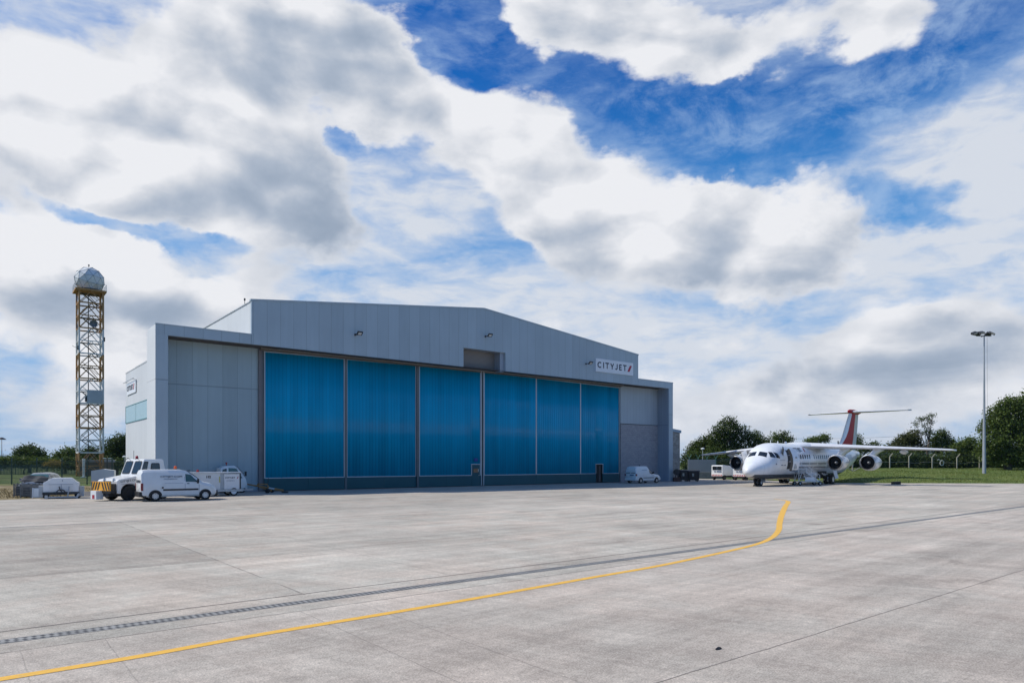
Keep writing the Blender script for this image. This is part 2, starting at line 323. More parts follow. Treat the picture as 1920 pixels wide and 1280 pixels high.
# ------------------------------------------------------------------ mesh builder
class MB:
    def __init__(s): s.v = []; s.f = []; s.mi = []; s.T = Matrix.Identity(4); s.cur = 0; s.sm = []; s.smooth = False
    def add(s, verts, faces):
        o = len(s.v); T = s.T
        s.v += [tuple(T @ Vector(p)) for p in verts]
        s.f += [tuple(i + o for i in f) for f in faces]; s.mi += [s.cur] * len(faces); s.sm += [s.smooth] * len(faces)
        return s
    def box(s, x0, x1, y0, y1, z0, z1):
        v = [(x, y, z) for x in (x0, x1) for y in (y0, y1) for z in (z0, z1)]
        return s.add(v, [(0, 1, 3, 2), (4, 6, 7, 5), (0, 4, 5, 1), (2, 3, 7, 6), (0, 2, 6, 4), (1, 5, 7, 3)])
    def bar(s, p0, p1, w, h=None, up=(0, 0, 1)):
        h = w if h is None else h
        p0, p1 = Vector(p0), Vector(p1); d = (p1 - p0).normalized(); u = Vector(up)
        if abs(d.dot(u)) > .98: u = Vector((1, 0, 0))
        a = d.cross(u).normalized(); b = a.cross(d).normalized()
        v = []
        for p in (p0, p1):
            for sx, sy in ((-1, -1), (1, -1), (1, 1), (-1, 1)): v.append(p + a * sx * w / 2 + b * sy * h / 2)
        return s.add(v, [(0, 1, 2, 3), (7, 6, 5, 4), (0, 4, 5, 1), (1, 5, 6, 2), (2, 6, 7, 3), (3, 7, 4, 0)])
    def tube(s, p0, p1, r0, r1=None, n=10, caps=True):
        r1 = r0 if r1 is None else r1
        p0, p1 = Vector(p0), Vector(p1); d = (p1 - p0).normalized(); u = Vector((0, 0, 1))
        if abs(d.dot(u)) > .98: u = Vector((1, 0, 0))
        a = d.cross(u).normalized(); b = a.cross(d).normalized(); v = []
        for p, r in ((p0, r0), (p1, r1)):
            for i in range(n):
                t = 2 * math.pi * i / n; v.append(p + (a * math.cos(t) + b * math.sin(t)) * r)
        f = [(i, (i + 1) % n, n + (i + 1) % n, n + i) for i in range(n)]
        if caps: f += [tuple(range(n))[::-1], tuple(range(n, 2 * n))]
        return s.add(v, f)
    def path(s, pts, r, n=8):
        for a, b in zip(pts, pts[1:]): s.tube(a, b, r, n=n)
        return s
    def lathe(s, prof, origin=(0, 0, 0), axis='x', n=24, cap0=False, cap1=False):
        """prof: list of (along, radius)"""
        v = []; ox, oy, oz = origin
        for a, r in prof:
            for i in range(n):
                t = 2 * math.pi * i / n; c, q = r * math.cos(t), r * math.sin(t)
                v.append({'x': (ox + a, oy + c, oz + q), 'y': (ox + c, oy + a, oz + q), 'z': (ox + c, oy + q, oz + a)}[axis])
        f = []
        for k in range(len(prof) - 1):
            for i in range(n):
                j = (i + 1) % n; f.append((k * n + i, k * n + j, (k + 1) * n + j, (k + 1) * n + i))
        if cap0: f.append(tuple(range(n)))
        if cap1: f.append(tuple(range((len(prof) - 1) * n, len(prof) * n)))
        return s.add(v, f)
    def prism(s, poly, a0, a1, plane='xz'):
        """extrude polygon (2D in plane) between a0 and a1 on the remaining axis"""
        def P(p, a): return {'xz': (p[0], a, p[1]), 'xy': (p[0], p[1], a), 'yz': (a, p[0], p[1])}[plane]
        n = len(poly); v = [P(p, a0) for p in poly] + [P(p, a1) for p in poly]
        f = [tuple(range(n)), tuple(range(n, 2 * n))[::-1]] + [(i, n + i, n + (i + 1) % n, (i + 1) % n) for i in range(n)]
        return s.add(v, f)
    def loft(s, rings, caps=True, closed=True):
        n = len(rings[0]); v = [p for r in rings for p in r]; f = []
        for k in range(len(rings) - 1):
            for i in range(n if closed else n - 1):
                j = (i + 1) % n; f.append((k * n + i, k * n + j, (k + 1) * n + j, (k + 1) * n + i))
        if caps: f += [tuple(range(n))[::-1], tuple(range((len(rings) - 1) * n, len(rings) * n))]
        return s.add(v, f)
    def build(s, name, mats, parent=None, smooth=None, bevel=0., loc=None, rotz=None, autos=40, recalc=True):
        me = bpy.data.meshes.new(name); me.from_pydata(s.v, [], s.f)
        if not isinstance(mats, (list, tuple)): mats = [mats]
        for m_ in mats: me.materials.append(M[m_] if isinstance(m_, str) else m_)
        for p, i in zip(me.polygons, s.mi): p.material_index = i
        if recalc:
            bm = bmesh.new(); bm.from_mesh(me); bmesh.ops.recalc_face_normals(bm, faces=bm.faces); bm.to_mesh(me); bm.free()
        sm = s.sm if smooth is None else [smooth] * len(s.f)
        me.polygons.foreach_set('use_smooth', sm)
        if any(sm): me.set_sharp_from_angle(angle=R(autos))
        me.update()
        o = bpy.data.objects.new(name, me); COL.objects.link(o)
        if parent is not None: o.parent = parent
        if loc is not None: o.location = loc
        if rotz is not None: o.rotation_euler = (0, 0, rotz)
        if bevel > 0:
            b = o.modifiers.new('bevel', 'BEVEL'); b.width = bevel; b.segments = 2; b.limit_method = 'ANGLE'; b.angle_limit = R(40); b.harden_normals = False
        return o
def tag(o, label=None, cat=None, group=None, kind=None):
    if label: o['label'] = label
    if cat: o['category'] = cat
    if group: o['group'] = group
    if kind: o['kind'] = kind
    return o
def thing(name, label, cat, loc=(0, 0, 0), rotz=0., group=None):
    o = bpy.data.objects.new(name, None); COL.objects.link(o); o.empty_display_size = .3
    o.location = loc; o.rotation_euler = (0, 0, rotz)
    return tag(o, label, cat, group)
def copy_tree(o, parent=None):
    c = o.copy(); COL.objects.link(c)
    if parent is not None: c.parent = parent
    for ch in list(o.children): copy_tree(ch, c)
    return c
def text(name, body, size, material, parent, mtx, extrude=.004, sx=1., align='LEFT', bold=0.):
    cu = bpy.data.curves.new('t', 'FONT'); cu.body = body; cu.size = size; cu.extrude = extrude; cu.align_x = align
    cu.offset = bold; cu.resolution_u = 3
    ob = bpy.data.objects.new('t', cu); COL.objects.link(ob)
    dg = bpy.context.evaluated_depsgraph_get()
    me = bpy.data.meshes.new_from_object(ob.evaluated_get(dg)); me.transform(Matrix.Diagonal((sx, 1, 1, 1))); me.transform(mtx)
    bpy.data.objects.remove(ob); bpy.data.curves.remove(cu)
    me.name = name; me.materials.clear(); me.materials.append(M[material])
    for p in me.polygons: p.material_index = 0
    o = bpy.data.objects.new(name, me); COL.objects.link(o); o.parent = parent
    return o
def face_mtx(origin, xdir, zdir=(0, 0, 1)):
    """matrix placing text written in local xy so that x -> xdir, y -> zdir"""
    x = Vector(xdir).normalized(); y = Vector(zdir).normalized(); y = (y - x * y.dot(x)).normalized(); z = x.cross(y)
    m_ = Matrix((x, y, z)).transposed().to_4x4(); m_.translation = Vector(origin); return m_
# frame of the hangar: local x along the front, local y into the building
HU = math.atan2(.62232, .78276)
HC = Vector((-24.382, 46.72, 0))
UX = Vector((math.cos(HU), math.sin(HU), 0)); VX = Vector((-math.sin(HU), math.cos(HU), 0))
def at(px, py, Z):
    return Vector(((px - 960) / 1280 * Z, Z, EYE + (867.5 - py) / 1280 * Z))
def gnd(px, py, h=0.):
    Z = 1280 * (EYE - h) / (py - 867.5); return Vector(((px - 960) / 1280 * Z, Z, h))
def structure(o): return tag(o, kind='structure')
# ------------------------------------------------------------------ ground
def grass_mat(name, c1, c2, c3, dry, scale=.15):
    m = bpy.data.materials.new(name); m.use_nodes = True
    N = NT(m.node_tree); bs = N.n['Principled BSDF']; bs.inputs['Roughness'].default_value = .9; bs.inputs['Specular IOR Level'].default_value = .15
    tc = N.new('ShaderNodeTexCoord').outputs['Object']
    a = N.smooth(N.noise(tc, scale, 6, .6), .35, .65); b = N.smooth(N.noise(tc, 2.2, 6, .7), .3, .7)
    d = N.smooth(N.noise(tc, scale * 2.1, 5, .6, .5), .66 - dry * .3, .78 - dry * .3)
    c = N.mix(a, (*c1, 1), (*c2, 1)); c = N.mix(N.m('MULTIPLY', d, .8), c, (*c3, 1))
    f = N.smooth(b, 0, 1, .65, 1.35, 'LINEAR')
    nd = N.new('ShaderNodeVectorMath', operation='SCALE'); N.l.new(c, nd.inputs[0]); N.l.new(f, nd.inputs['Scale'])
    N.l.new(nd.outputs[0], bs.inputs['Base Color'])
    bp = N.new('ShaderNodeBump'); bp.inputs['Distance'].default_value = .06; bp.inputs['Strength'].default_value = .6
    N.l.new(N.noise(tc, 5., 6, .7), bp.inputs['Height']); N.l.new(bp.outputs[0], bs.inputs['Normal'])
    return m
M['grass'] = grass_mat('meadow_grass', (.060, .095, .022), (.085, .115, .030), (.20, .16, .075), .35)
M['bank'] = grass_mat('bank_grass', (.085, .125, .026), (.130, .155, .038), (.20, .16, .06), .15, .25)
M['dry'] = grass_mat('dry_grass', (.17, .13, .07), (.24, .19, .10), (.10, .10, .04), .5, .3)
b = MB(); S = 6500
n = 24
b.add([(-S, -S, -.03), (S, -S, -.03), (S, S, -.03), (-S, S, -.03)], [(0, 1, 2, 3)])
structure(b.build('ground', 'grass'))
def apron_mat():
    m = bpy.data.materials.new('apron_concrete'); m.use_nodes = True
    N = NT(m.node_tree); bs = N.n['Principled BSDF']
    tc = N.new('ShaderNodeTexCoord').outputs['Object']; U, V, _ = N.sep(tc)
    wob = N.m('MULTIPLY', N.m('SUBTRACT', N.noise(tc, 1.4, 5, .6), .5), .05)
    Uw = N.m('ADD', U, wob); Vw = N.m('ADD', V, wob)
    brk = N.noise(tc, .9, 4, .6)                        # joints come and go
    def line(c, c0, w, strength=1., lo=None, hi=None, other=None, broken=0., soft=1.6):
        d = N.m('ABSOLUTE', N.m('SUBTRACT', c, c0))
        k = N.m('MULTIPLY', N.smooth(d, w, w * soft + .006, 1, 0), strength)
        if broken: k = N.m('MULTIPLY', k, N.smooth(brk, .5 - broken, .62 - broken, .15, 1))
        if lo is not None: k = N.m('MULTIPLY', k, N.m('GREATER_THAN', other, lo))
        if hi is not None: k = N.m('MULTIPLY', k, N.m('LESS_THAN', other, hi))
        return k
    Vd = N.m('SUBTRACT', Vw, N.m('MULTIPLY', U, .012))
    L = [line(Vw, 4.45, .006, .8), line(Vd, 9.86, .012, .75, broken=.12), line(Vd, 11.12, .017, 1.0, broken=.3),
         line(Vw, 16.2, .012, .75, -40, 4.6, U, broken=.05), line(Vw, 20.8, .012, .6, broken=.1), line(Vw, 25.4, .012, .35), line(Vw, 29.0, .035, .8, broken=.2),
         line(Vw, 33.6, .02, .5), line(Vw, 38.2, .02, .5), line(Vw, 42.8, .02, .5), line(Vw, 47.4, .02, .5),
         line(Uw, 4.4, .012, .55, 11.1, 29, V, broken=.1), line(Uw, 4.8, .004, .4, 4.4, 9.86, V), line(Uw, 3.85, .004, .4, -5, 9.86, V),
         line(Uw, 1.33, .003, .3, -5, 9.86, V), line(Uw, .48, .003, .25, -5, 9.86, V)]
    per = N.m('ABSOLUTE', N.m('SUBTRACT', N.m('FRACT', N.m('DIVIDE', N.m('ADD', U, 1.6), 6.0)), .5))
    far = N.m('GREATER_THAN', V, 11.2)
    L.append(N.m('MULTIPLY', N.m('MULTIPLY', N.smooth(per, .0015, .004, 1, 0), .3), N.m('MULTIPLY', far, N.m('GREATER_THAN', U, 5.0))))
    j = L[0]
    for k in L[1:]: j = N.m('MAXIMUM', j, k)
    # slab-to-slab tone
    cell = N.comb(N.m('FLOOR', N.m('DIVIDE', N.m('SUBTRACT', U, 4.4), 6.0)), N.m('FLOOR', N.m('DIVIDE', N.m('SUBTRACT', V, 11.6), 4.6)), 0.)
    wn = N.new('ShaderNodeTexWhiteNoise', noise_dimensions='2D'); N.l.new(cell, wn.inputs['Vector'])
    tone = N.smooth(wn.outputs['Value'], 0, 1, .93, 1.05, 'LINEAR')
    # older grey concrete left of U=4.4 between V=16.2 and 29
    old = N.m('MULTIPLY', N.m('MULTIPLY', N.m('LESS_THAN', Uw, 4.4), N.m('GREATER_THAN', Vw, 16.2)), N.m('LESS_THAN', Vw, 29.))
    near = N.m('LESS_THAN', Vd, 9.86)
    strip = N.m('MULTIPLY', N.m('LESS_THAN', Vd, 11.12), N.m('GREATER_THAN', Vd, 9.86))
    blotch = N.smooth(N.noise(tc, .22, 7, .62, .4), .32, .68, .82, 1.10, 'LINEAR')
    blotch2 = N.smooth(N.noise(tc, 1.1, 8, .70, .3), .34, .66, .85, 1.10, 'LINEAR')
    st = N.new('ShaderNodeMapping', vector_type='TEXTURE'); N.l.new(tc, st.inputs[0]); st.inputs['Rotation'].default_value = (0, 0, R(-69)); st.inputs['Scale'].default_value = (2.6, .22, 1)
    streak = N.smooth(N.noise(st.outputs[0], 1.0, 7,   .66), .28, .72, .86, 1.10, 'LINEAR')
    st2 = N.new('ShaderNodeMapping', vector_type='TEXTURE'); N.l.new(tc, st2.inputs[0]); st2.inputs['Rotation'].default_value = (0, 0, R(4)); st2.inputs['Scale'].default_value = (9., .55, 1)
    streak2 = N.smooth(N.noise(st2.outputs[0], .8, 8, .68), .34, .66, .80, 1.12, 'LINEAR')
    spk = N.smooth(N.noise(tc, 48, 4, .8), .34, .64, .62, 1.20, 'LINEAR')
    spk2 = N.smooth(N.noise(tc, 12, 6, .75), .36, .64, .82, 1.12, 'LINEAR')
    pit = N.smooth(N.noise(tc, 95, 2, .5), .70, .76, 1, .55)
    k = tone
    for q in (blotch, blotch2, streak, streak2, spk, spk2, pit): k = N.m('MULTIPLY', k, q)
    k = N.m('MULTIPLY', k, N.m('MULTIPLY_ADD', old, -.17, 1.))
    k = N.m('MULTIPLY', k, N.m('MULTIPLY_ADD', strip, -.05, 1.))
    stain = N.m('MULTIPLY', N.smooth(N.noise(tc, .5, 8, .7, .8), .56, .76), .34)
    k = N.m('MULTIPLY', k, N.m('SUBTRACT', 1., stain))
    # darker towards the hangar, plus streaky darker patches
    k = N.m('MULTIPLY', k, N.smooth(V, 26., 34., 1, .90))
    patch = N.m('MULTIPLY', N.smooth(N.noise(st.outputs[0], .35, 5, .6, .6), .64, .74), .16)
    k = N.m('MULTIPLY', k, N.m('SUBTRACT', 1., patch))
    tint = N.mix(N.smooth(N.noise(tc, .16, 5, .6), .35, .65), (.622, .527, .434, 1), (.582, .515, .434, 1))
    tint = N.mix(N.smooth(N.noise(tc, .55, 6, .65), .40, .62), tint, (.548, .500, .422, 1))
    tint = N.mix(N.m('MULTIPLY', near, .35), tint, (.618, .514, .434, 1))
    nd = N.new('ShaderNodeVectorMath', operation='SCALE'); N.l.new(tint, nd.inputs[0]); N.l.new(k, nd.inputs['Scale'])
    col = N.mix(N.m('MULTIPLY', j, .85), nd.outputs[0], (.07, .062, .058, 1))
    N.l.new(col, bs.inputs['Base Color'])
    bs.inputs['Roughness'].default_value = .82; bs.inputs['Specular IOR Level'].default_value = .3
    bp = N.new('ShaderNodeBump'); bp.inputs['Distance'].default_value = .01; bp.inputs['Strength'].default_value = .55
    hgt = N.m('ADD', N.m('MULTIPLY', spk, .6), N.m('ADD', N.m('MULTIPLY', streak, 1.2), N.m('MULTIPLY', j, -1.)))
    N.l.new(hgt, bp.inputs['Height']); N.l.new(bp.outputs[0], bs.inputs['Normal'])
    return m
M['apron'] = apron_mat()
def toUV(p): return (p[0] * UX.x + p[1] * UX.y, p[0] * VX.x + p[1] * VX.y)
def sheet(name, pts, z, material):
    """flat sheet, vertices given in world xy, stored in the slab-aligned frame"""
    b = MB(); uv = [toUV(p) for p in pts]
    b.add([(x, y, z) for x, y in uv], [tuple(range(len(uv)))])
    o = b.build(name, material, rotz=HU, recalc=False)
    o.data.update()
    if o.data.polygons[0].normal.z < 0: o.data.flip_normals()
    return o
pl_ = lambda U, V: (U * UX.x + V * VX.x, U * UX.y + V * VX.y)
apron = sheet('apron', [(-90, -30), (230, -30), (230, 66), (120, 69.5), (75, 71.8), (54.9, 73.1), (37.5, 75.1), (33.5, 79), (31, 92), (24, 96), (14, 99),
                        pl_(12, 60), pl_(9.9, 53.2), pl_(5.45, 52.6), pl_(1.4, 50.6), pl_(-45, 50.4)], 0., 'apron')
structure(apron)
M['asphalt'] = mat('asphalt', (.085, .08, .08), .85, var=.2, vscale=1.5, bump=.4, bscale=30, dirt=((.16, .15, .13), .6, .6))
structure(sheet('service_road', [pl_(5.4, 52.4), pl_(9.97, 52.9), pl_(9.97, 61.5), pl_(8, 61), pl_(6.4, 62.1), pl_(5.9, 57)], .004, 'asphalt'))
structure(sheet('dry_verge', [(-90, -8), pl_(-45, 49), pl_(10.5, 51), pl_(10.5, 75), (-60, 69.5), (-120, 69.5)], -.012, 'dry'))
M['path'] = mat('worn_path', (.34, .27, .17), .9, var=.15, vscale=1)
structure(sheet('worn_path', [(-90, 57.5), (-46, 60.5), (-46.5, 63.0), (-90, 61.0)], -.006, 'path'))
# bank on the right: rises behind the apron edge
def bank_h(x, y):
    e = 73.1 - (x - 55) * .04 if x > 55 else 75.1 - (x - 37.5) * .115
    d = y - e
    t = max(0., min(1., d / 40)); h = 1.25 * (t ** .8)
    h += .06 * math.sin(x * .31 + y * .17) * min(1, max(0, d) / 8) + .04 * math.sin(x * .9 - y * .5) * min(1, max(0, d) / 5)
    s = min(1., max(0., (x - 33.5) / 8.))
    return h * s
b = MB(); nx, ny = 120, 50; g = []
for j in range(ny + 1):
    for i in range(nx + 1):
        x = 33.2 + (260 - 33.2) * (i / nx) ** 1.6
        e = 73.1 - (x - 55) * .04 if x > 55 else 75.1 - (x - 37.5) * .115
        y = e + 170 * (j / ny) ** 1.7
        g.append((x, y, bank_h(x, y) - .02 + (.05 if j > 0 else .0)))
b.add(g, [(j * (nx + 1) + i, j * (nx + 1) + i + 1, (j + 1) * (nx + 1) + i + 1, (j + 1) * (nx + 1) + i) for j in range(ny) for i in range(nx)])
b.smooth = True
structure(b.build('grass_bank', 'bank', smooth=True))
# hills far away on the left
M['hill'] = mat('heather_hill', (.030, .045, .035), .95, var=.15, vscale=.002)
b = MB(); N_ = 80; top = []; bot = []
for i in range(N_ + 1):
    px = -700 + i * (1500 / N_); Z = 5200
    y = 848 + 5 * math.sin(px * .006 + 1.2) + 2.5 * math.sin(px * .021) + (max(0, px - 200)) * .03
    p = at(px, y, Z); top.append(p)
v = [(p.x, p.y, -5) for p in [at(-700 + i * (1500 / N_), 870, 4200) for i in range(N_ + 1)]] + [tuple(p) for p in top] + [(p.x * 1.3, p.y * 1.3, -5) for p in top]
k = N_ + 1
b.add(v, [(i, i + 1, k + i + 1, k + i) for i in range(N_)] + [(k + i, k + i + 1, 2 * k + i + 1, 2 * k + i) for i in range(N_)])
structure(b.build('hills', 'hill', smooth=True))
# ------------------------------------------------------------------ painted line and drains
Y = [(-9.5, 3.6), (-7.2, 5.3), (-5.21, 6.95), (-4.19, 7.82), (-3.27, 8.72), (-1.71, 10.09), (-0.56, 11.13), (1.42, 13.01), (2.93, 14.4), (4.17, 15.69), (5.38, 17.02), (6.7, 18.6), (7.7, 20.2), (8.75, 22.4), (9.8, 25.0), (11.5, 29.1), (14.03, 35.0), (15.45, 38.2), (16.0, 39.9), (16.0, 41.7)]
def catmull(pts, n=8):
    P = [pts[0]] + list(pts) + [pts[-1]]; out = []
    for i in range(1, len(P) - 2):
        for k in range(n):
            t = k / n; a = [Vector(q) for q in P[i - 1:i + 3]]
            out.append(.5 * ((2 * a[1]) + (a[2] - a[0]) * t + (2 * a[0] - 5 * a[1] + 4 * a[2] - a[3]) * t * t + (3 * a[1] - a[0] - 3 * a[2] + a[3]) * t ** 3))
    out.append(Vector(pts[-1])); return out
M['linepaint'] = mat('worn_yellow_paint', (.78, .43, .055), .7, var=.08, vscale=6, dirt=((.50, .36, .16), 9, .55), bump=.3, bscale=40)
cs = catmull(Y); b = MB(); v = []
for i, p in enumerate(cs):
    t = (cs[min(i + 1, len(cs) - 1)] - cs[max(i - 1, 0)]).normalized(); nrm = Vector((-t.y, t.x)); w = .078
    if p.y > 19: w = .078 + min(.05, (p.y - 19) * .004)
    if p.y > 39: w *= max(.35, 1 - (p.y - 39) * .25)
    v += [(p.x + nrm.x * w, p.y + nrm.y * w, .004), (p.x - nrm.x * w, p.y - nrm.y * w, .004)]
b.add(v, [(2 * i, 2 * i + 1, 2 * i + 3, 2 * i + 2) for i in range(len(cs) - 1)])
structure(b.build('guide_line', 'linepaint'))
def drain_mat():
    m = bpy.data.materials.new('slotted_grating'); m.use_nodes = True
    N = NT(m.node_tree); bs = N.n['Principled BSDF']; bs.inputs['Roughness'].default_value = .6; bs.inputs['Metallic'].default_value = .3
    tc = N.new('ShaderNodeTexCoord').outputs['Object']; x, y, z = N.sep(tc)
    row = N.m('GREATER_THAN', y, 0.)
    fx = N.m('FRACT', N.m('ADD', N.m('ADD', N.m('DIVIDE', x, .092), N.m('MULTIPLY', row, .5)), N.m('MULTIPLY', y, 4.)))
    ix = N.smooth(N.m('ABSOLUTE', N.m('SUBTRACT', fx, .5)), .20, .26, 1, 0)
    ay = N.m('ABSOLUTE', N.m('SUBTRACT', N.m('ABSOLUTE', y), .052))
    iy = N.smooth(ay, .032, .040, 1, 0)
    hole = N.m('MULTIPLY', ix, iy)
    edge = N.smooth(N.m('ABSOLUTE', y), .100, .108, 0, .8)
    n1 = N.noise(tc, 2, 5, .6)
    cl = N.mix(N.smooth(n1, .35, .65), (.34, .33, .31, 1), (.24, .235, .22, 1))
    clog = N.smooth(N.noise(tc, .45, 3, .5), .66, .72)
    hole = N.m('MAXIMUM', hole, N.m('MULTIPLY', clog, .7))
    c = N.mix(hole, cl, (.02, .02, .024, 1)); c = N.mix(edge, c, (.085, .085, .09, 1))
    N.l.new(c, bs.inputs['Base Color']); return m
M['grating'] = drain_mat()
b = MB(); b.box(-6, 64, -.125, .125, -.02, .002)
d = b.build('drain_channel', 'grating')
p0 = gnd(0, 1203); p1 = gnd(1920, 949); ang = math.atan2(p1.y - p0.y, p1.x - p0.x)
d.location = (p0.x, p0.y, 0); d.rotation_euler = (0, 0, ang)
tag(d, 'long slotted metal drain grating crossing the concrete beside the yellow line', 'drain')
b = MB(); b.box(-26, 2.5, -.08, .08, -.02, .002)
d2 = b.build('drain_channel', 'grating'); d2.location = (*pl_(2.5, 29.0), 0); d2.rotation_euler = (0, 0, HU)
tag(d2, 'short far drain grating at the left in front of the white tug', 'drain')
b = MB(); q = gnd(1347, 1217); b.T = Matrix.Translation(q) @ Matrix.Rotation(R(28), 4, 'Z')
b.add([(-.05, -.012, .005), (0, -.018, .005), (.055, -.004, .005), (.05, .014, .022), (0, .012, .03), (-.05, .006, .012)], [(0, 1, 4, 5), (1, 2, 3, 4), (0, 5, 4, 3, 2, 1)])
tag(b.build('rubber_scrap', 'black'), 'small black scrap of rubber lying alone on the concrete in the foreground', 'debris')
# air: pale, even, so the far hills fade to blue
def haze():
    m = bpy.data.materials.new('haze_air'); m.use_nodes = True; t = m.node_tree; t.nodes.clear()
    o = t.nodes.new('ShaderNodeOutputMaterial'); v = t.nodes.new('ShaderNodeVolumePrincipled')
    v.inputs['Color'].default_value = (.50, .74, 1.0, 1); v.inputs['Density'].default_value = 5e-5; v.inputs['Anisotropy'].default_value = .1
    t.links.new(v.outputs[0], o.inputs['Volume'])
    b = MB(); b.box(-6600, 6600, -6600, 6600, -6, 110); h = b.build('haze', m); tag(h, kind='stuff'); return h
haze()
# ------------------------------------------------------------------ HANGAR (local: x along front, y inward, z up)
H = thing('hangar', 'large grey clad aircraft hangar with six tall blue sliding doors', 'hangar', tuple(HC), HU)
DY = 1.5     # plane of the doors
# fascia with notch for the roller shutter
b = MB()
fas = [(6.42, 11.02), (25.47, 11.02), (25.47, 12.76), (30.36, 12.76), (30.36, 11.02), (49.45, 11.02), (49.45, 14.42), (27.8, 16.62), (6.42, 14.26)]
b.prism(fas, -.004, .24); b.build('fascia', 'fascia', H)
b = MB(); b.bar((6.36, .11, 14.30), (27.8, .11, 16.66), .30, .13); b.bar((27.8, .11, 16.66), (49.5, .11, 14.46), .30, .13)
b.build('coping', 'beam', H)
# side beams with parapet
b = MB(); b.box(0.0, 6.40, 0., .24, 11.02, 11.71); b.build('parapet_beam', 'beam', H)
b = MB(); b.box(49.47, 55.65, 0., .24, 11.02, 11.71); b.build('parapet_beam', 'beam', H)
for x0, x1 in ((-.03, 6.41), (49.47, 55.68)): MB().box(x0, x1, -.03, .27, 11.712, 11.78).build('parapet_coping', 'beam', H)
# pillars
b = MB(); b.cur = 0; b.box(.004, .77, .004, 2.8, 0, 11.018); b.build('corner_pillar', 'pillar', H)
b = MB(); b.box(-.02, .0, 0.01, 2.84, 0, 11.705); b.build('corner_panel', 'sidepil', H)
b = MB(); b.box(54.88, 55.646, .004, 2.8, 0, 11.018); o = b.build('corner_pillar', 'pillar', H)
b = MB(); b.box(54.872, 54.88, .02, 1.74, 0, 11.028); b.build('pillar_reveal', 'reveal', H)
# low side block (sunlit)
b = MB(); b.prism([(0.02, 0), (0.02, 5.46), (0.02, 6.70), (.02, 9.46), (6.4, 9.46), (6.4, 0)], 2.82, 11.55); b.build('side_block', 'sidewall', H)
b = MB(); b.box(.0, 6.4, 2.7, 11.6, 9.47, 9.53); b.box(.02, 6.38, .26, 2.8, 11.3, 11.6); b.build('side_roof', 'roofgrey', H)
b = MB(); b.box(-.005, .012, 2.87, 11.40, 5.45, 6.71); wb = b.build('window_band', mat('pale_teal_glass', (.30, .45, .46), .15, spec=.7, var=.04, vscale=1), H)
b = MB()
b.box(-.03, .012, 2.83, 11.48, 6.712, 6.76); b.box(-.03, .012, 2.83, 11.48, 5.40, 5.448); b.box(-.02, .012, 11.41, 11.46, 5.45, 6.71); b.box(-.012, 0.0, 7.1, 7.13, 5.45, 6.71)
b.build('window_frame', mat('teal_frame', (.10, .26, .28), .5), wb)
# main upper hall: sunlit wall, roof, back
b = MB(); b.prism([(6.45, 0), (6.45, 14.18), (27.8, 16.5), (49.43, 14.34), (49.43, 0)], 3.0, 45.); b.build('main_hall', 'sidewall', H)
b = MB(); b.box(6.425, 6.45, .25, 45, 11.11, 14.19); b.build('upper_wall', 'sidewall', H)
b = MB(); b.bar((6.39, .26, 14.22), (6.39, 45.1, 14.22), .06, .07); b.build('gutter', 'roofgrey', H)
b = MB(); b.add([(6.4, .25, 14.2), (27.8, .25, 16.52), (27.8, 45, 16.52), (6.4, 45, 14.2), (49.45, .25, 14.36), (49.45, 45, 14.36)], [(0, 1, 2, 3), (1, 4, 5, 2)]); b.build('roof', 'roofgrey', H)
b = MB(); b.box(49.45, 55.63, 2.8, 40, 0, 9.4); b.build('rear_block', 'sidewall', H)
# recess: soffit, back walls
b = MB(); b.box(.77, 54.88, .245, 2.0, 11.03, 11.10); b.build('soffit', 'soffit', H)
b = MB(); b.box(.77, 7.55, 1.7, 1.95, 0, 11.02); b.build('recess_wall', 'recess', H)
b = MB(); b.box(48.35, 54.88, 1.7, 1.95, 6.72, 11.02); b.build('recess_wall', 'recessR', H)
b = MB(); b.box(48.35, 54.88, 1.66, 1.95, 0, 6.66); b.build('block_wall', 'block', H)
b = MB(); b.box(48.35, 54.86, 1.62, 1.70, 6.662, 6.718); b.build('drip_flashing', 'dark', H)
b = MB(); b.box(7.46, 7.66, 1.5, 1.72, 0, 11.02); b.build('downpipe_casing', mat('casing_brown', (.16, .15, .16), .6, var=.1), H)
# door rail assembly
b = MB(); b.box(7.5, 25.40, 1.15, 1.45, 10.86, 11.022); b.box(30.42, 48.3, 1.15, 1.45, 10.90, 11.022); b.box(7.5, 48.3, 1.46, 1.9, 10.88, 11.02)
b.build('door_track', mat('track_steel', (.17, .145, .12), .6, .2, var=.2, vscale=1), H)
b = MB(); b.box(7.5, 25.4, 1.10, 1.14, 10.98, 11.024); b.box(30.42, 48.3, 1.10, 1.14, 10.98, 11.024); b.build('track_edge', 'metal', H)
# roller shutter in its notch
b = MB(); b.box(25.3, 29.9, 1.15, 1.22, 10.95, 12.95); b.build('roller_shutter', 'shutter', H)
b = MB(); b.box(29.87, 30.36, .245, 1.3, 10.97, 12.76); b.box(25.3, 30.5, .245, 1.3, 12.77, 12.84); b.build('shutter_reveal', 'reveal', H)
b = MB(); b.box(30.362, 30.46, .245, 1.3, 11.1, 12.76); b.build('reveal_backing', 'soffit', H)
